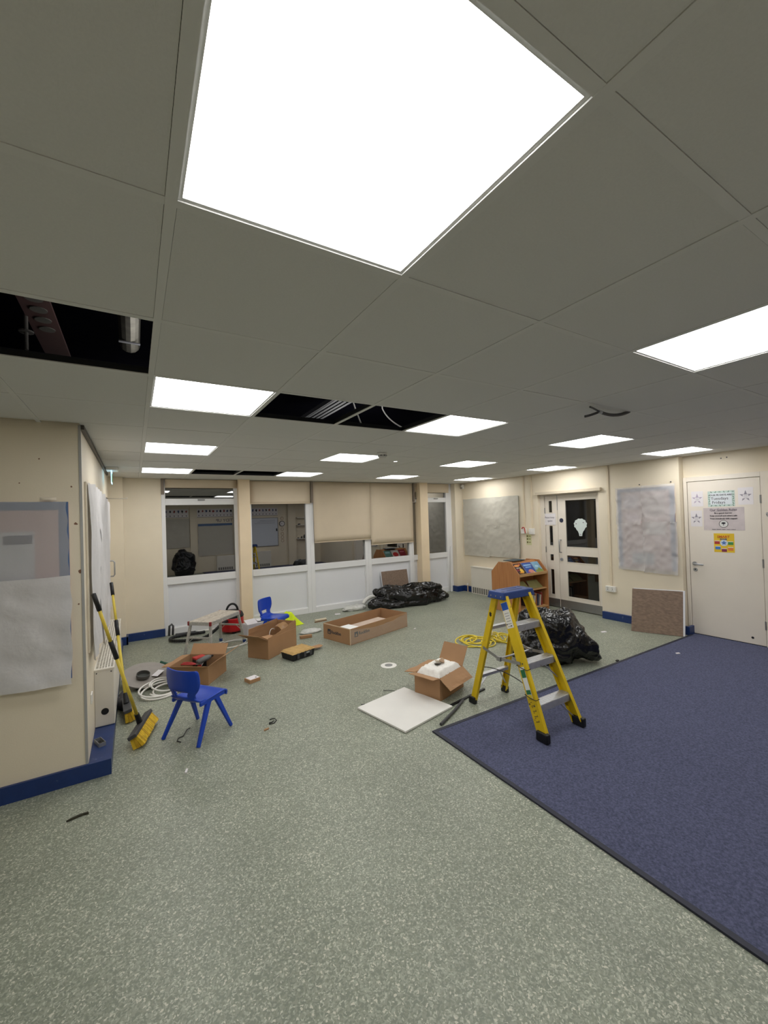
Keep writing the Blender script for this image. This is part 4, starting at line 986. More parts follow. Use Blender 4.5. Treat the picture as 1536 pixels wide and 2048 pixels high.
# ================================================================== CHILD CHAIRS
def spline(pts, n):
    o = []; k = len(pts)
    for i in range(n+1):
        t = i/n*(k-1); j = min(int(t), k-2); f = t-j
        p0, p1, p2, p3 = pts[max(j-1, 0)], pts[j], pts[j+1], pts[min(j+2, k-1)]
        o.append(tuple(.5*((2*p1[c])+(-p0[c]+p2[c])*f+(2*p0[c]-5*p1[c]+4*p2[c]-p3[c])*f*f+(-p0[c]+3*p1[c]-3*p2[c]+p3[c])*f**3) for c in range(len(p1))))
    return o
def chair(label, loc, rz, s=1.0):
    r = thing('child_chair', label, 'chair', loc, rz, 'blue child chairs')
    #        x     z     half-width  edge-curl
    prof = [(.165, .262, .150, .000), (.170, .288, .152, .0), (.150, .306, .155, .0), (.09, .305, .155, .004), (.02, .298, .155, .008), (-.05, .294, .152, .010),
            (-.10, .299, .140, .010), (-.135, .325, .125, .012), (-.152, .365, .120, .016), (-.160, .405, .152, .022), (-.166, .455, .168, .028), (-.172, .51, .168, .030), (-.176, .548, .160, .030), (-.177, .560, .148, .030)]
    P = spline(prof, 39); NU = 16
    def fn(a, b):
        x, z, hw, cu = P[min(int(round(b*39)), 39)]
        y = (2*a-1)*hw; q = (2*a-1)**2
        if z > .335: return ((x+cu*q*1.3)*s, y*s, z*s)
        return (x*s, y*s, (z+cu*q)*s)
    def skip(i, j):
        z = P[j][1]; return .345 < z < .385 and 4 <= i < 12 and P[j][0] < -.1
    MB().grid(fn, NU, 39, skip).build('shell', M_CHAIR, r, smooth=True, solid=.013*s)
    for sy in (-1, 1):
        ap = Vector((.055*s, sy*.140*s, .292*s)); ar = Vector((-.02*s, sy*.140*s, .288*s))
        MB().bar(ap, (.176*s, sy*.182*s, 0), (1, 0, 0), .042*s, .026*s, .026*s, .020*s).build('leg', M_CHAIR, r, bevel=.005)
        MB().bar(ar, (-.176*s, sy*.182*s, 0), (1, 0, 0), .046*s, .028*s, .026*s, .020*s).build('leg', M_CHAIR, r, bevel=.005)
        MB().bar((-.11*s, sy*.143*s, .288*s), (.14*s, sy*.146*s, .290*s), (0, 1, 0), .020*s, .020*s, .030*s, .030*s).build('side_rail', M_CHAIR, r, bevel=.004)
    return r
ch1 = chair('blue plastic child chair standing nearest on the open floor', (.408, 3.69, 0), math.atan2(.205, .27), 1.0)
ch2 = chair('blue plastic child chair behind the torn carton by the pillar', (1.70, 6.0, 0), math.radians(-48), 1.0)

# ================================================================== BOOK DISPLAY
BX0, BX1, BY0, BY1 = 5.45, 6.19, 4.72, 5.34
r = thing('book_display', 'oak veneer double-sided book display unit before the glazed doors', 'bookcase', ((BX0+BX1)/2, (BY0+BY1)/2, 0))
side = [(BY0, 0), (BY1, 0), (BY1, .67), (5.17, .85), (4.89, .85), (BY0, .66)]
for x in (BX0, BX1-.018):
    MB().prism(side, (x, 0, 0), (0, 1, 0), (0, 0, 1), (.018, 0, 0)).build('end_panel', M_OAK, r, world=True, bevel=.002)
ym = (BY0+BY1)/2
MB().box(BX0+.018, BX1-.018, ym-.008, ym+.008, .05, .84).build('centre_panel', M_OAK, r, world=True)
for (z, d_) in ((.05, 0), (.36, .02), (.62, .0)):
    for sg in (-1, 1):
        ya, yb = (BY0+d_, ym-.008) if sg < 0 else (ym+.008, BY1-d_)
        MB().box(BX0+.018, BX1-.018, ya, yb, z, z+.018).build('shelf', M_BEECH, r, world=True, bevel=.002)
for sg in (-1, 1):
    y0_, y1_ = (BY0+.045, ym-.03) if sg < 0 else (BY1-.045, ym+.03)
    slab(MB(), [(BX0+.018, y0_, .64), (BX1-.018, y0_, .64), (BX1-.018, y1_, .85), (BX0+.018, y1_, .85)], (0, .008*sg*-1, .0)).build('sloping_back', M_OAK, r, world=True)
MB().box(BX0+.018, BX1-.018, BY0, BY0+.012, .638, .668).build('ledge_lip', M_BEECH, r, world=True, bevel=.003)
MB().box(BX0+.018, BX1-.018, BY0+.01, BY1-.01, 0, .05).build('plinth', M_OAK, r, world=True)
def book_face(xa, xb, label, base, marks, rear=False):
    """book propped face-out on the sloping ledge; marks = list of (u, v, w, h, colour, round)"""
    p0 = Vector((xa, BY0+.030, .642)); ud = Vector((1, 0, 0)); vd = (Vector((0, .165, .195))).normalized(); n = ud.cross(vd)
    if rear: p0 = Vector((xb, BY1-.030, .642)); ud = Vector((-1, 0, 0)); vd = Vector((0, -.165, .195)).normalized(); n = ud.cross(vd)
    ht = .235; wd = xb-xa
    b = thing('picture_book', label, 'book', p0, 0, 'picture books propped on the ledge')
    slab(MB(), [p0, p0+ud*wd, p0+ud*wd+vd*ht, p0+vd*ht], -n*.008).build('pages', M_PAPER, b, world=True)
    slab(MB(), [p0+n*.001, p0+ud*wd+n*.001, p0+ud*wd+vd*ht+n*.001, p0+vd*ht+n*.001], -n*.0012).build('cover', mat('cover_%d_%d_%d' % base, base, .35, var=.12, vs=14), b, world=True)
    for (a, c, ww, hh, col, rd) in marks:
        m_ = mat('ink_%d_%d_%d' % col, col, .4, var=.08, vs=30)
        if rd: poly_ = [(a*wd+ww*wd/2*math.cos(k*PI/9)*(1+.12*math.sin(k*3)), c*ht+hh*ht/2*math.sin(k*PI/9)) for k in range(18)]
        else: poly_ = [(a*wd-ww*wd/2, c*ht-hh*ht/2), (a*wd+ww*wd/2, c*ht-hh*ht/2), (a*wd+ww*wd/2, c*ht+hh*ht/2), (a*wd-ww*wd/2, c*ht+hh*ht/2)]
        MB().prism(poly_, p0+n*.0012, ud, vd, n*.0006).build('cover_art', m_, b, world=True)
book_face(5.49, 5.70, 'dark picture book with orange shapes on the display ledge', (44, 26, 32), [(.4, .82, .62, .2, (222, 150, 84), True), (.75, .9, .25, .12, (200, 90, 60), True), (.62, .35, .38, .42, (236, 190, 70), True), (.5, .22, .5, .12, (226, 150, 50), True), (.25, .45, .3, .2, (130, 40, 60), True), (.45, .62, .5, .05, (220, 214, 206), False)])
book_face(5.71, 5.945, 'blue picture book with pale lettering in the middle of the ledge', (52, 84, 160), [(.5, .78, .8, .12, (150, 190, 226), False), (.5, .6, .6, .10, (130, 170, 216), False), (.55, .25, .55, .3, (206, 138, 122), True), (.25, .15, .3, .2, (120, 80, 150), True), (.8, .12, .2, .14, (236, 190, 120), True)])
book_face(5.955, 6.14, 'pale blue and green picture book at the right end of the ledge', (128, 172, 200), [(.5, .16, .98, .3, (132, 150, 78), False), (.5, .6, .5, .2, (170, 204, 220), True), (.6, .34, .4, .2, (150, 166, 90), True)])
book_face(5.50, 5.70, 'green and blue picture book on the rear ledge, mirrored in the window', (96, 140, 130), [(.5, .7, .7, .2, (150, 190, 200), False)], True)
book_face(5.72, 5.93, 'white picture book with a red shape on the rear ledge', (214, 210, 204), [(.5, .4, .8, .6, (196, 40, 44), True)], True)
book_face(5.95, 6.14, 'dark red picture book at the end of the rear ledge', (134, 30, 44), [(.5, .7, .7, .12, (200, 120, 130), False)], True)
MB().box(BX0+.018, BX1-.018, BY1-.012, BY1, .638, .668).build('ledge_lip', M_BEECH, r, world=True, bevel=.003)
bk = thing('picture_book', 'dark thin book lying over the top of the display', 'book', (5.75, ym+.05, .855), .06)
MB().box(-.16, .16, -.11, .11, .0, .010).build('cover', mat('dark_teal_cover', (52, 66, 74), .4), bk)
MB().box(-.155, .157, -.107, .107, .002, .008).build('pages', M_PAPER, bk)
for k, (xa, wd) in enumerate(((5.50, .29), (5.815, .31))):
    b = thing('picture_book', ('olive book lying face-out on the middle shelf, left one', 'olive book lying face-out on the middle shelf, right one')[k], 'book', (xa, BY0+.06, .38), group='olive books on the middle shelf')
    slab(MB(), [(xa, BY0+.07, .385), (xa+wd, BY0+.07, .385), (xa+wd-.02, BY0+.19, .50), (xa+.03, BY0+.19, .50)], (0, .012, 0)).build('pages', M_PAPER, b, world=True)
    slab(MB(), [(xa-.002, BY0+.066, .384), (xa+wd+.002, BY0+.066, .384), (xa+wd-.018, BY0+.186, .502), (xa+.028, BY0+.186, .502)], (0, .003, 0)).build('cover', mat('olive_cover', (150, 146, 96), .5, var=.08, vs=20), b, world=True)
bcol = [(60, 50, 60), (190, 186, 178), (214, 206, 190), (176, 120, 76), (70, 76, 100), (206, 198, 186), (150, 64, 56)]
bname = ['dark grey', 'light grey', 'cream', 'tan', 'slate blue', 'off-white', 'dull red']
for k, c in enumerate(bcol):
    x = 5.80+k*.050
    b = thing('story_book', bname[k]+' book standing upright on the bottom shelf of the display', 'book', (x, BY0+.16, .07), group='books on the bottom shelf')
    lean = .03*(k % 3)
    MB().bar((x, BY0+.17, .069), (x+lean*.4, BY0+.17, .069+.22-.02*(k % 3)), (0, 1, 0), .19, .19, .024, .024).build('cover', mat('spine_%d_%d_%d' % c, c, .5), b, world=True)
    MB().bar((x, BY0+.171, .072), (x+lean*.4, BY0+.171, .069+.221-.02*(k % 3)), (0, 1, 0), .184, .184, .018, .018).build('pages', M_PAPER, b, world=True)

# ================================================================== BROOMS
bristle = mat('yellow_bristle', (214, 176, 44), .8, var=.18, vs=40, bump=.5, bs=90); bristle_d = mat('yellow_bristle_dark', (190, 150, 36), .8, var=.18, vs=40)
pole_y = mat('yellow_pole', (214, 190, 70), .4, var=.06, vs=8)
def broom(label, hc, hdir, top, tilt, L_=.44):
    """hc = head centre on the floor, hdir = heading of the head's long axis, top = grip end of the handle"""
    r = thing('broom', label, 'broom', hc, 0, 'yellow brooms leaning by the heater')
    h = Vector((math.cos(hdir), math.sin(hdir), 0)); s = Vector((-h.y, h.x, 0))
    hc = Vector(hc); tl = Vector((s.x*math.sin(tilt), s.y*math.sin(tilt), math.cos(tilt)))   # head's up axis
    sd = h.cross(tl)
    blk = hc+tl*.098+Vector((0, 0, .012))
    hd = MB().obox(blk, h*L_/2, sd*.032, tl*.014).build('head', M_DGREY, r, world=True, bevel=.006)
    NB = 18
    for i in range(NB):
        for k in (-1, 0, 1):
            c = blk-tl*.014+h*(L_-.03)*((i+.5)/NB-.5)+sd*.018*k
            fl = sd*.012*k+h*random.uniform(-.004, .004)
            e = c-tl*random.uniform(.078, .086)+fl
            e.z = max(e.z, .003)
            MB().bar(c, e, h, .020, .0245, .018, .026).build('bristle_tuft', bristle if (i*3+k) % 4 else bristle_d, hd, world=True)
    top = Vector(top); b0 = blk+tl*.012; d = (top-b0); L3 = d.length; d.normalize()
    MB().cyl(b0, b0+d*.09, .022, .018, 14).build('ferrule', M_BLACK, r, world=True, smooth=False)
    MB().cyl(b0+d*.085, b0+d*(L3*.56), .0125, n=14).build('handle', pole_y, r, world=True, smooth=True)
    MB().cyl(b0+d*(L3*.53), b0+d*(L3*.66), .0165, n=14).build('twist_lock', M_BLACK, r, world=True, smooth=True)
    MB().cyl(b0+d*(L3*.64), b0+d*(L3*.90), .0115, n=14).build('handle', pole_y, r, world=True, smooth=True)
    MB().cyl(b0+d*(L3*.885), top, .0155, n=14).build('grip', M_BLACK, r, world=True, smooth=True)
    return r
broom('yellow broom in front, its head nearer the camera', (.055, 3.88, 0), math.atan2(.42, .12), (-.258, 3.60, 1.217), math.radians(28))
broom('yellow broom behind, its head close against the heater', (-.065, 4.36, 0), math.atan2(.35, -.02), (-.21, 5.02, 1.12), math.radians(14), .34)
r = thing('floor_cloth', 'dark grey crumpled cloth beside the heater behind the broom', 'cloth', (-.12, 4.62, 0))
me = bag_mesh((.07, .20, .10), 31.0, sub=4, fold=.5); me.materials.clear(); me.materials.append(mat('charcoal_cloth', (62, 60, 62), .9, var=.1, vs=30))
o = bpy.data.objects.new('cloth_heap', me); C.objects.link(o); o.parent = r

# ================================================================== HOP-UP PLATFORM
dv = Vector((.46, .47, 0)).normalized(); pv_ = Vector((dv.y, -dv.x, 0))
r = thing('work_platform', 'paint-spattered aluminium hop-up platform beside the red vacuum', 'work platform', (.90, 5.90, 0), math.atan2(dv.y, dv.x))
spat = mat('spattered_aluminium', (176, 174, 168), .5, metal=.35, var=.06, vs=20, dirt=(214, 208, 194), dirt_amt=.25, ds=30)
spat_top = mat('spattered_deck', (178, 168, 154), .8, var=.06, vs=14, dirt=(208, 200, 188), dirt_amt=.3, ds=26)
PL, PWd, PH = .64, .31, .455
for sg in (-1, 1):
    MB().box(-PL/2, PL/2, sg*.08-.074, sg*.08+.074, PH-.025, PH).build('deck_board', spat_top, r, bevel=.003)
    MB().box(-PL/2, PL/2, sg*(PWd/2+.004)-.006, sg*(PWd/2+.004)+.006, PH-.05, PH-.004).build('side_rail', spat, r)
for sx in (-1, 1):
    MB().box(sx*(PL/2+.004)-.006, sx*(PL/2+.004)+.006, -PWd/2, PWd/2, PH-.045, PH-.003).build('end_rail', spat, r)
    for sg in (-1, 1):
        MB().box(sx*(PL/2)-.012, sx*(PL/2)+.012, sg*(PWd/2)-.012, sg*(PWd/2)+.012, PH-.05, PH+.001).build('corner_cap', mat('dark_red_plastic', (128, 32, 34), .5), r, bevel=.003)
        a = Vector((sx*(PL/2-.02), sg*(PWd/2-.012), PH-.03)); b = Vector((sx*(PL/2+.055), sg*(PWd/2+.035), .0))
        MB().bar(a, b, (0, 1, 0), .034, .034, .022, .022).build('leg', spat, r, bevel=.003)
        MB().bar(b+(a-b)*.0, b+(a-b)*.10, (0, 1, 0), .038, .038, .027, .027).build('foot', mat('blue_rubber_foot', (36, 62, 120), .6), r, bevel=.003)
        e = a+(b-a)*.42
        MB().bar(e+Vector((0, -sg*.09, .015)), a+(b-a)*.58, (1, 0, 0), .012, .012, .004, .004).build('gusset', spat, r)
    e = .40; za = PH-.03-(PH-.03)*e; xx = sx*(PL/2-.02+.075*e)
    MB().box(xx-.014, xx+.014, -PWd/2-.004, PWd/2+.004, za-.010, za+.010).build('rung', spat, r, bevel=.002)
# ================================================================== VACUUM
r = thing('vacuum_cleaner', 'red drum vacuum cleaner with black hose behind the platform', 'vacuum cleaner', (1.27, 6.72, 0))
redp = mat('glossy_red', (178, 26, 30), .3, var=.03)
MB().lathe([(.0, .03), (.165, .03), (.172, .05), (.168, .22), (.160, .235)], n=32).build('drum', redp, r, smooth=False, bevel=.004)
MB().lathe([(.168, .235), (.170, .25), (.15, .30), (.08, .335), (.0, .34)], n=32).build('lid', M_BLACK, r, smooth=True)
MB().tube(bez((-.085, 0, .31), (-.075, -.01, .47), (.075, -.01, .47), (.085, 0, .31)), .016, 10).build('carry_handle', M_BLACK, r, smooth=True)
for k in range(3):
    a = k*2*PI/3+.5
    MB().tube([(.13*math.cos(a)-.018*math.sin(a), .13*math.sin(a)+.018*math.cos(a), .028), (.13*math.cos(a)+.018*math.sin(a), .13*math.sin(a)-.018*math.cos(a), .028)], .028, 14).build('castor', M_BLACK, r)
hp = bez((-.10, -.13, .20), (-.25, -.35, .25), (-.32, -.25, .02), (-.55, -.22, .028), 30)+bez((-.55, -.22, .028), (-.75, -.18, .03), (-.95, -.05, .03), (-.82, .12, .028), 30)[1:]+bez((-.82, .12, .028), (-.72, .22, .028), (-.50, .10, .028), (-.38, .16, .028), 20)[1:]
MB().tube(hp, [.021+.0025*(k % 2) for k in range(len(hp))], 10).build('hose', M_BLACK, r)
MB().bar((-.78, .20, .035), (-.45, .14, .035), (0, 0, 1), .035, .03, .09, .05).build('floor_tool', M_BLACK, r, bevel=.01)
MB().tube([(-.86, .24, .03), (-.85, .26, .17), (-.82, .27, .19), (-.80, .27, .16), (-.81, .25, .03)], .016, 8).build('tool_elbow', M_DGREY, r, smooth=True)
tag(MB().cyl((.80, 6.98, .025), (1.62, 6.90, .025), .014, n=12).build('white_tube', M_WHITEP), 'thin white tube on the floor behind the vacuum cleaner', 'tube')
tag(MB().cyl((.34+.16, 7.03, .018), (.78, 7.02, .018), .014, n=12).build('black_tube', M_BLACK), 'short black tube on the floor by the white window panel', 'tube')
# printed white box
r = thing('printed_box', 'white printed carton with open lid left of the far blue chair', 'box', (1.50, 6.40, 0), .25)
MB().box(-.13, .13, -.09, .09, 0, .165).build('carton', mat('white_carton', (214, 210, 214), .5, var=.02), r, bevel=.003)
slab(MB(), [(-.13, -.09, .166), (.04, -.09, .166), (.06, .06, .21), (-.11, .06, .21)], (0, 0, .003)).build('lid_flap', M_PAPER, r)
slab(MB(), [(.05, -.06, .19), (.19, -.06, .175), (.19, .04, .19), (.05, .05, .205)], (0, 0, .003)).build('lid_flap', M_PAPER, r)
MB().box(-.03, .06, -.0915, -.0895, .06, .10).build('print_block', mat('maroon_print', (116, 44, 62), .6), r)
MB().box(-.01, .08, -.0915, -.0895, .105, .125).build('print_block', mat('violet_print', (120, 90, 140), .6), r)
# hi-vis jacket
def jacket(a, b):
    x, y = -.32+.64*a, -.16+.32*b
    e = min(a, 1-a, b, 1-b)*4
    n_ = noise.noise(Vector((a*4, b*3, 1.7)))
    return (x+.03*noise.noise(Vector((a*3, b*3, 9))), y+.04*noise.noise(Vector((a*3, b*3, 5))), max(.004, min(1, e)*(.13+.07*n_+.03*abs(noise.noise(Vector((a*11, b*8, 3))))+.06*math.sin(a*PI))))
r = thing('hi_vis_jacket', 'crumpled fluorescent yellow jacket on the floor behind the far chair', 'jacket', (2.0, 6.58, 0), .1)
MB().grid(jacket, 44, 26).build('cloth', mat('fluorescent_yellow', (206, 228, 20), .7, var=.08, vs=10, bump=.3, bs=40), r, smooth=True)
for (x, y, dx) in ((-.22, -.05, .12), (.27, .02, .05)):
    def trimf(a, b, x=x, y=y, dx=dx):
        p = jacket((x+dx*(a-.5)*2+.32)/.64 if 0 <= (x+dx*(a-.5)*2+.32)/.64 <= 1 else (0 if x < 0 else 1), min(1, max(0, (y+.06*(b-.5)*2+.16)/.32)))
        return (p[0], p[1], p[2]+.006)
    MB().grid(trimf, 8, 6).build('dark_trim', M_BLACK, r, smooth=True)
MB().tube(bez((.02, .14, .06), (.05, .16, .12), (.09, .16, .12), (.10, .13, .06)), .014, 8).build('collar_loop', M_BLACK, r, smooth=True)
# organiser case, offcuts
r = thing('organiser_case', 'black parts case topped with chipped yellow foam lid beside the torn carton', 'tool case', (1.70, 4.98, 0), math.atan2(.10, .30))
MB().add([(-.15, -.11, 0), (.17, -.11, 0), (.17, .11, 0), (-.15, .11, 0), (-.16, -.12, .082), (.18, -.12, .082), (.18, .12, .082), (-.16, .12, .082)], [(0, 3, 2, 1), (4, 5, 6, 7), (0, 1, 5, 4), (1, 2, 6, 5), (2, 3, 7, 6), (3, 0, 4, 7)]).build('tray', M_BLACK, r, bevel=.008)
MB().grid(lambda a, b: (-.165+.35*a, -.125+.25*b+.006*noise.noise(Vector((a*30, b*4, 0))), .084+.02*min(1, 12*min(a, 1-a, b, 1-b))+.004*noise.noise(Vector((a*12, b*9, 6)))), 34, 24).build('foam_lid', mat('tan_foam', (186, 152, 96), .9, var=.12, vs=18, bump=.3, bs=60), r, smooth=True)
for x in (-.08, .02, .11):
    MB().box(x-.016, x+.016, -.128, -.112, .02, .075).build('clip', M_DGREY, r, bevel=.003)
MB().box(.04, .09, -.1275, -.122, .055, .075).build('label_plate', M_METAL, r)
tag(MB().prism([(-.09, -.05), (.03, -.06), (.09, -.02), (.08, .05), (-.08, .04)], (2.0, 5.12, .03), (1, .1, 0), (-.1, 1, 0), (0, 0, .006)).build('card_offcut', M_CARD), 'tan cardboard offcut right of the black parts case', 'cardboard')
bx = thing('screw_box', 'small carton with white label alone on the open floor', 'box', (1.04, 4.52, 0), math.atan2(.03, .09))
MB().box(-.062, .062, -.055, .055, 0, .036).build('carton', M_CARD, bx, bevel=.002)
MB().box(-.050, .058, -.046, .050, .036, .0375).build('label_sheet', M_PAPER, bx)
MB().cyl((.03, -.02, .0375), (.03, -.02, .0385), .010, n=12).build('print_dot', M_INK, bx)
tag(MB().obox((2.07, 5.68, .022), (.085, -.01, 0), (.003, .025, 0), (0, 0, .020)).build('card_strip', M_CARD, bevel=.003), 'short brown cardboard strip left of the long shallow carton', 'cardboard')
tag(MB().tube([(2.52, 6.46, .022), (2.72, 6.47, .022)], .020, 14).build('paper_roll', mat('cream_roll', (206, 194, 168), .6, var=.05)), 'cream paper roll on the floor behind the long shallow carton', 'roll')
tag(MB().bar((2.50, 6.42, .006), (2.72, 6.44, .006), (0, 1, 0), .02, .02, .011, .011).build('wood_batten', mat('brown_wood', (130, 98, 70), .7, var=.1)), 'thin brown batten beside the cream paper roll', 'batten')
def scrap_bag(label, loc, sz, seed):
    me = bag_mesh(sz, seed, sub=4, fold=.5); me.materials.clear(); me.materials.append(SCR)
    o = bpy.data.objects.new('plastic_wrapper', me); C.objects.link(o); o.location = loc; tag(o, label, 'wrapper', 'clear plastic wrappers')
SCR = mat('milky_polythene', (196, 196, 190), .2, var=.1, vs=20)
scrap_bag('milky plastic wrapper between the low sacks and the long carton', (3.42, 6.86, 0), (.42, .20, .07), 44)
scrap_bag('milky plastic wrapper left of the long shallow carton', (2.22, 5.92, 0), (.30, .14, .04), 47)
tag(MB().tube(bez((3.72, 7.0, .05), (3.78, 6.98, .17), (3.95, 6.98, .20), (4.02, 7.0, .12)), .035, 10).build('white_offcut', M_WHITEP, smooth=True), 'curved white plastic offcut poking out behind the low sack', 'offcut')

# ================================================================== CABLES, REEL, TOOLS
def coil(name, label, c, n, R0, R1, m, rad, seed, zr=.02, sq=1.0, rot=0.0, tail=(), jit=.05):
    rd = random.Random(seed); pts = []
    for k in range(n*26+1):
        t = k/26; a = 2*PI*t+seed
        R = R0+(R1-R0)*(.5+.5*math.sin(t*1.9+seed))
        ox, oy = jit*math.sin(t*(.8 if jit < .06 else 1.7)+seed), jit*math.cos(t*(.6 if jit < .06 else 2.1)+seed)
        x, y = R*math.cos(a)+ox, (R*math.sin(a)+oy)*sq
        pts.append((c[0]+x*math.cos(rot)-y*math.sin(rot), c[1]+x*math.sin(rot)+y*math.cos(rot), rad+.5*zr*(1+math.sin(a+.4*math.sin(t)))*(.4+.6*t/n)))
    pts += list(tail)
    return tag(MB().tube(pts, rad, 7).build(name, m, smooth=True), label, 'cable')
coil('white_cable', 'coil of white cable in front of the green cable reel', (.24, 4.80), 5, .11, .23, wm, .009, 3, zr=.09, sq=.75, rot=.5, tail=[])
coil('white_cable', 'loose loop of white cable left of the torn carton', (1.10, 6.05), 2, .20, .27, wm, .006, 8, zr=.004, sq=.7, rot=.3)
yc = mat('yellow_cable', (222, 200, 64), .5, var=.06)
coil('yellow_cable', 'tangle of yellow extension cable seen behind the ladder, left coil', (3.80, 4.08), 8, .07, .20, yc, .008, 5, zr=.07, sq=.7, rot=-.7, jit=.09)
coil('yellow_cable', 'tangle of yellow extension cable seen through the ladder, right coil', (4.12, 3.94), 7, .05, .13, yc, .008, 11, zr=.09, sq=.9, jit=.07)
r = thing('cable_socket', 'cream trailing socket lying on the yellow cable', 'socket', (4.02, 4.0, .09), .7)
MB().box(-.05, .05, -.028, .028, 0, .045).build('body', mat('cream_plastic', (226, 218, 186), .4), r, bevel=.008)
MB().cyl((-.05, 0, .02), (-.085, 0, .02), .014, n=12).build('cable_gland', M_WHITEP, r)
# cable reel lying on its side
r = thing('cable_reel', 'grey round cable reel with green tube frame lying by the brooms', 'cable reel', (.10, 5.14, 0))
gm = mat('grey_reel_plastic', (148, 142, 136), .6, var=.05, vs=12); gt = mat('green_tube', (24, 78, 56), .4, var=.06)
ax = Vector((.10, -.28, 1)).normalized()
o1 = MB().cyl(Vector((-.02, 0, .085)), Vector((-.02, 0, .085))+ax*.012, .235, n=40).build('flange', gm, r)
MB().cyl(Vector((-.02, .015, .02)), Vector((-.02, 0, .085)), .12, n=28).build('drum', gm, r)
c_ = Vector((-.055, -.06, .085))+ax*.02
MB().tube([c_, c_+ax*.03], .062, 24, cap=False).build('hub_ring', mat('dark_hub', (84, 82, 78), .5), r, solid=.004)
MB().cyl(c_-ax*.004, c_+ax*.002, .060, n=24).build('hub_floor', mat('hub_shadow', (50, 52, 48), .6), r)
lb = MB().obox(Vector((.085, -.03, .085))+ax*.0135, Vector((.03, -.03, 0))*.9, Vector((.035, .05, .01)), ax*.0006).build('label_sticker', M_PAPER, r)
MB().tube([(.02, -.16, .05), (.10, -.18, .05), (.30, -.12, .05), (.38, -.02, .05), (.36, .12, .05), (.26, .22, .06), (.16, .26, .10), (.12, .27, .12)], .018, 10).build('frame_tube', gt, r, smooth=True)
# tools inside the near carton
tb = Vector((tool_box[0], tool_box[1], .006))
MB_ = MB().box(-.17, .17, -.15, .15, 0, .07)
pk = thing('packing_tray', 'black foam tray under the tools in the near carton', 'tray', tb, math.radians(-36)); MB_.build('foam', M_BLACK, pk, bevel=.01)
tb = tb+Vector((0, 0, .072))
rt_ = mat('red_tool_grip', (176, 52, 52), .4, var=.06); gy_ = mat('grey_tool_body', (100, 102, 100), .45, var=.06)
r = thing('cordless_drill', 'grey and red cordless tool inside the near carton', 'tool', tb+Vector((.06, .02, .05)), .6)
MB().tube([(-.09, 0, .05), (.03, 0, .06), (.08, 0, .06)], [.028, .032, .022], 12).build('body', gy_, r, smooth=True)
MB().cyl((.08, 0, .06), (.12, 0, .06), .016, .010, 12).build('chuck', M_BLACK, r)
MB().bar((-.06, 0, .04), (-.08, 0, -.05), (1, 0, 0), .035, .04, .03, .03).build('grip', rt_, r, bevel=.006)
MB().box(-.12, -.04, -.03, .03, -.056, -.03).build('battery', M_BLACK, r, bevel=.004)
r = thing('pliers', 'red-handled pliers inside the near carton', 'pliers', tb+Vector((-.03, -.02, .06)), -.5)
for sg in (-1, 1):
    MB().tube(bez((0, 0, .02), (-.05, sg*.03, .03), (-.10, sg*.03, .035), (-.15, sg*.02, .03)), .009, 8).build('handle', rt_, r, smooth=True)
    MB().bar((0, 0, .02), (.06, sg*.004, .02), (0, 1, 0), .016, .006, .012, .008).build('jaw', M_METAL, r)
r = thing('parts_box', 'red and black parts box inside the near carton', 'parts box', tb+Vector((.02, .10, .0)), .4)
MB().box(-.06, .06, -.045, .045, 0, .12).build('body', M_BLACK, r, bevel=.006)
MB().box(-.061, .061, -.046, .046, .10, .125).build('lid', rt_, r, bevel=.005)
tag(MB().tube([(.50, 4.90, .02), (.66, 5.02, .19)], .006, 8).build('white_rod', M_WHITEP), 'thin white rod sticking up from the near carton', 'rod')
tag(MB().prism([(-.06, -.015), (-.01, -.03), (.02, .0), (.06, .03), (.0, .035), (-.03, .03)], (.30, 5.20, .06), (1, .2, .5), (-.2, 1, .3), (0, .003, .003)).build('torn_card', mat('dark_brown_card', (92, 62, 44), .8)), 'dark torn cardboard scrap between the green frame and near carton', 'cardboard')

# scraps on the floor
def scrap(label, pts, rad, m, name='cable_offcut', cat='offcut'):
    tag(MB().tube([(x, y, rad+z) for x, y, z in pts], rad, 6).build(name, m, smooth=True), label, cat, 'scraps on the floor')
scrap('black hooked cable tie offcut under the near chair', [(.275, 3.60, 0), (.25, 3.63, 0), (.262, 3.665, .004), (.30, 3.69, .0), (.335, 3.76, .012), (.36, 3.80, 0)], .004, M_BLACK)
scrap('small black curled cable offcut on the open floor', [(.925, 3.48, 0), (.965, 3.475, 0), (.995, 3.50, .004), (.99, 3.54, .008), (.955, 3.56, 0)], .004, M_BLACK)
scrap('short black cable offcut inside the curled one', [(.93, 3.50, 0), (.955, 3.50, 0), (.975, 3.515, 0)], .004, M_BLACK)
scrap('thin dark wire offcut left of the foam carton', [(2.05, 3.50, 0), (2.10, 3.45, .004), (2.15, 3.40, 0)], .003, M_DGREY)
scrap('thin dark wire offcut left of the loose ceiling tile', [(1.78, 3.33, .0), (1.73, 3.36, 0)], .003, M_DGREY)
tag(MB().prism([(-.05, -.008), (-.01, .0), (.03, .008), (.055, .004), (.05, .016), (.01, .016), (-.03, .004)], (-.32, 3.03, 0), (1, 0, 0), (0, 1, 0), (0, 0, .012)).build('rubber_scrap', mat('dark_olive_scrap', (58, 56, 44), .8)), 'dark curled rubber scrap on the floor below the left plinth', 'scrap')
tag(MB().obox((.27, 3.16, .005), (.006, .022, 0), (.006, -.002, 0), (0, 0, .005)).build('white_chip', M_PAPER), 'tiny white chip on the floor in front of the near chair', 'chip')
tag(MB().obox((5.35, 2.36, .013), (.02, -.008, 0), (.004, .01, 0), (0, 0, .004)).build('white_chip', M_PAPER), 'tiny white chip on the carpet before the white door', 'chip')
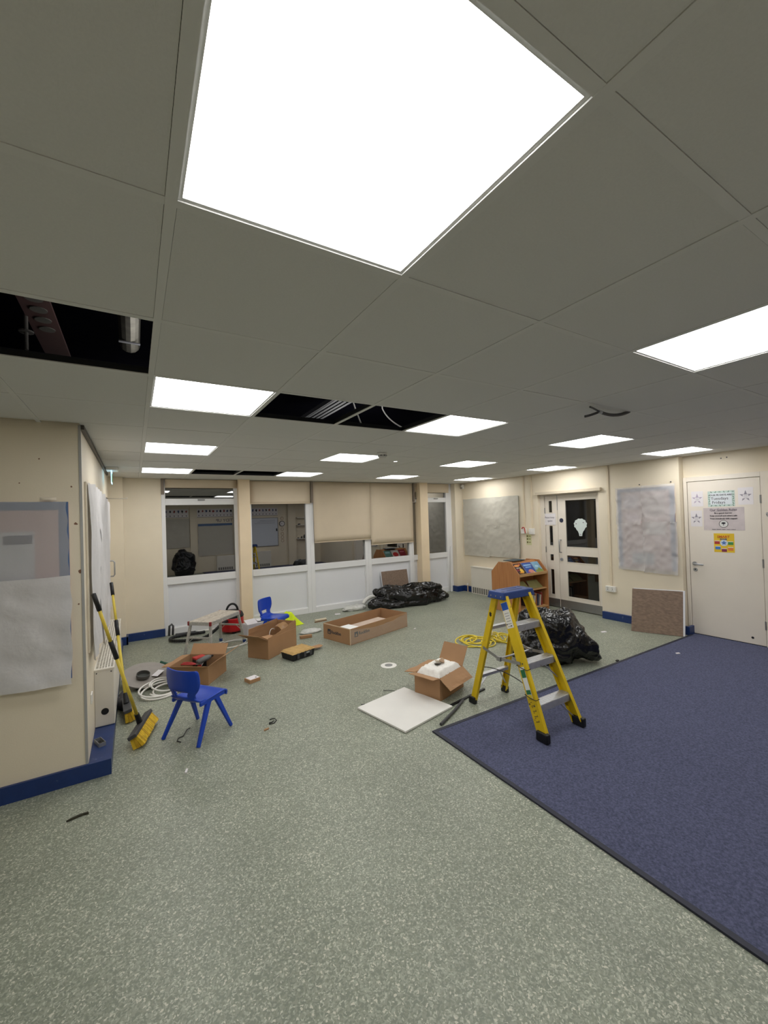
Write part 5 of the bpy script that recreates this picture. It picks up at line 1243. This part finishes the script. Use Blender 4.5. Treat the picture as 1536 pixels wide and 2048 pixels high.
tag(MB().obox((5.55, 3.36, .004), (.035, -.01, 0), (.008, .02, 0), (0, 0, .004)).build('white_chip', M_PAPER), 'tiny white chip on the floor below the double socket', 'chip')
tag(MB().obox((4.60, 2.64, .006), (.02, .0, 0), (.004, .012, 0), (0, 0, .006)).build('dark_chip', M_BLACK), 'small black chip on the floor right of the bulky sack', 'chip')
tag(MB().obox((3.58, 5.11, .004), (.018, .0, 0), (.004, .012, 0), (0, 0, .004)).build('white_chip', M_PAPER), 'tiny white chip on the floor right of the long carton', 'chip')
tag(MB().obox((3.05, 6.72, .004), (.045, -.01, 0), (.008, .03, 0), (0, 0, .004)).build('white_chip', M_PAPER), 'white paper chip left of the milky wrapper by the windows', 'chip')
tag(MB().obox((.885, 3.41, .004), (.02, .004, 0), (.004, .01, 0), (0, 0, .004)).build('tan_chip', M_CARD), 'tan chip on the floor below the curled cable offcut', 'chip')

# ================================================================== WALL BEHIND THE CAMERA (seen mirrored in the dark windows)
YM = YB
def back(name, lab, cat, x, z): return thing(name, lab, cat, (x, YM, z))
r = back('notice_board', 'papered notice board mirrored at the left of the left window', 'notice board', 1.2, .9)
MB().box(.60, 1.58, YM+.001, YM+.015, .90, 1.85).build('backing', M_PINK, r, world=True)
paper_sheet('paper_sheet', (1.59, YM+.02, .88), (-.98, 0, 0), (0, 0, .98), (0, 1, 0), .008, M_GREASE2, r, 51)
r = back('notice_board', 'papered notice board mirrored at the right of the left window', 'notice board', 2.4, .5)
MB().box(1.86, 2.98, YM+.001, YM+.015, .62, 1.66).build('backing', M_BORDER, r, world=True)
paper_sheet('paper_sheet', (2.99, YM+.02, .56), (-1.13, 0, 0), (0, 0, 1.02), (0, 1, 0), .012, M_GREASE2, r, 52)
lettering('TIDY UP', .15, (2.72, YM+.004, 1.755), (-1, 0, 0), (0, 0, 1), M_GREYINK, r, bold=.002)
for (x0_, x1_, nm) in ((.60, 1.57, 'letter frieze mirrored above the left papered board'), (1.84, 3.0, 'letter frieze mirrored above the right papered board'), (3.4, 4.62, 'letter frieze mirrored above the whiteboard')):
    r = back('letter_frieze', nm, 'frieze', (x0_+x1_)/2, 1.9)
    MB().box(x0_, x1_, YM+.001, YM+.004, 1.89, 2.17).build('strip', M_PAPER, r, world=True)
    MB().box(x0_, x1_, YM+.004, YM+.005, 1.885, 1.895).build('lower_line', M_INK, r, world=True)
    n_ = int((x1_-x0_)/.115)
    for k in range(n_):
        x = x0_+(k+.5)*(x1_-x0_)/n_; rd = random.Random(k+int(x0_*10))
        MB().prism([(.032*math.cos(j*PI/5)*rd.uniform(.5, 1.3), .05*math.sin(j*PI/5)*rd.uniform(.5, 1.2)) for j in range(10)], (x, YM+.005, 2.09), (1, 0, 0), (0, 0, 1), (0, .001, 0)).build('picture', [M_INK, mat('frieze_red', (150, 70, 64), .7), mat('frieze_blue', (70, 90, 130), .7)][k % 3], r, world=True)
        MB().box(x-.016, x+.016, YM+.004, YM+.0055, 1.93, 1.965).build('letter_mark', M_GREYINK, r, world=True)
r = back('whiteboard', 'large whiteboard mirrored in the second window', 'whiteboard', 4.0, .76)
MB().box(3.40, 4.60, YM+.001, YM+.02, .77, 1.79).build('board', mat('whiteboard_face', (206, 212, 222), .25), r, world=True)
MB().box(3.38, 4.62, YM+.001, YM+.026, .75, .77).box(3.38, 4.62, YM+.001, YM+.026, 1.79, 1.81).box(4.60, 4.62, YM+.001, YM+.026, .77, 1.79).box(3.38, 3.40, YM+.001, YM+.026, .77, 1.79).build('frame', M_KICK, r, world=True)
MB().box(4.54, 4.58, YM+.02, YM+.04, 1.30, 1.40).build('pen_clip', M_BLACK, r, world=True)
for k in range(3): MB().box(3.95-.1*k, 4.5, YM+.0202, YM+.021, 1.70-.05*k, 1.708-.05*k).build('written_line', M_GREYINK, r, world=True)
r = back('wall_clock', 'round black-rimmed wall clock mirrored right of the whiteboard', 'clock', 4.77, 1.57)
MB().cyl((4.77, YM+.001, 1.57), (4.77, YM+.03, 1.57), .105, n=32).build('rim', M_BLACK, r, world=True)
MB().cyl((4.77, YM+.03, 1.57), (4.77, YM+.032, 1.57), .085, n=32).build('dial', M_PAPER, r, world=True)
MB().bar((4.77, YM+.034, 1.57), (4.74, YM+.034, 1.60), (0, 1, 0), .002, .002, .006, .006).bar((4.77, YM+.034, 1.57), (4.71, YM+.034, 1.555), (0, 1, 0), .002, .002, .005, .005).build('hands', M_BLACK, r, world=True)
for k, z in enumerate((1.77, 1.36, 1.19, 1.06, .93)):
    tag(MB().tube([(4.78+.05*math.cos(j*PI/12), YM+.005, z+.055*math.sin(j*PI/12)) for j in range(24)], .006, 6, closed=True).build('paper_ring', mat('tan_ring', (170, 140, 122), .7)), ('round paper ring mirrored above the wall clock', 'topmost paper ring mirrored below the wall clock', 'second paper ring mirrored below the wall clock', 'third paper ring mirrored below the wall clock', 'lowest paper ring mirrored below the wall clock')[k], 'paper ring', 'paper rings by the clock')
for (xa, xb, zb, lb) in ((2.42, 3.0, .53, 'low cream convector mirrored below the right papered board'), (3.70, 4.30, .59, 'low cream convector mirrored below the whiteboard')):
    r = back('convector_heater', lb, 'heater', (xa+xb)/2, 0)
    MB().box(xa, xb, YM+.001, YM+.12, .012, zb).build('casing', hm, r, world=True, bevel=.005)
    for k in range(7):
        x = xa+.04+k*(xb-xa-.08)/7
        MB().box(x, x+.05, YM+.119, YM+.1215, .04, .13).build('slot', MATS['slot_shadow'], r, world=True)
struct('trim_9', box(1.61, 1.81, YM, YM+.06, 0, H), M_WALL)
struct('trim_10', box(3.04, 3.30, YM, YM+.10, 0, H), mat('olive_cream_column', (176, 160, 124), .6, var=.03))
struct('trim_11', box(4.98, 5.28, YM, YM+.12, 0, H), M_WALL)
r = back('wall_shelves', 'white wall shelves mirrored at the right of the second window', 'shelves', 5.6, .95)
for z in (.96, 1.48, 1.76):
    MB().box(5.30, 6.2, YM+.001, YM+.18, z, z+.02).build('shelf', M_WHITEP, r, world=True)
for k, (x, z, w_, h_) in enumerate(((5.42, 1.50, .10, .05), (5.50, .98, .05, .08), (5.36, .98, .04, .05), (5.62, .98, .07, .14))):
    tag(MB().lathe([(w_*.5, 0), (w_*.55, h_*.3), (w_*.45, h_*.8), (w_*.2, h_)], (x, YM+.09, z+.001), 14).build('shelf_pot', M_DGREY), ('low dark pot mirrored on the middle shelf', 'short dark pot mirrored on the lowest shelf', 'smallest dark pot mirrored on the lowest shelf', 'tallest dark pot mirrored on the lowest shelf')[k], 'pot', 'pots on the shelves')
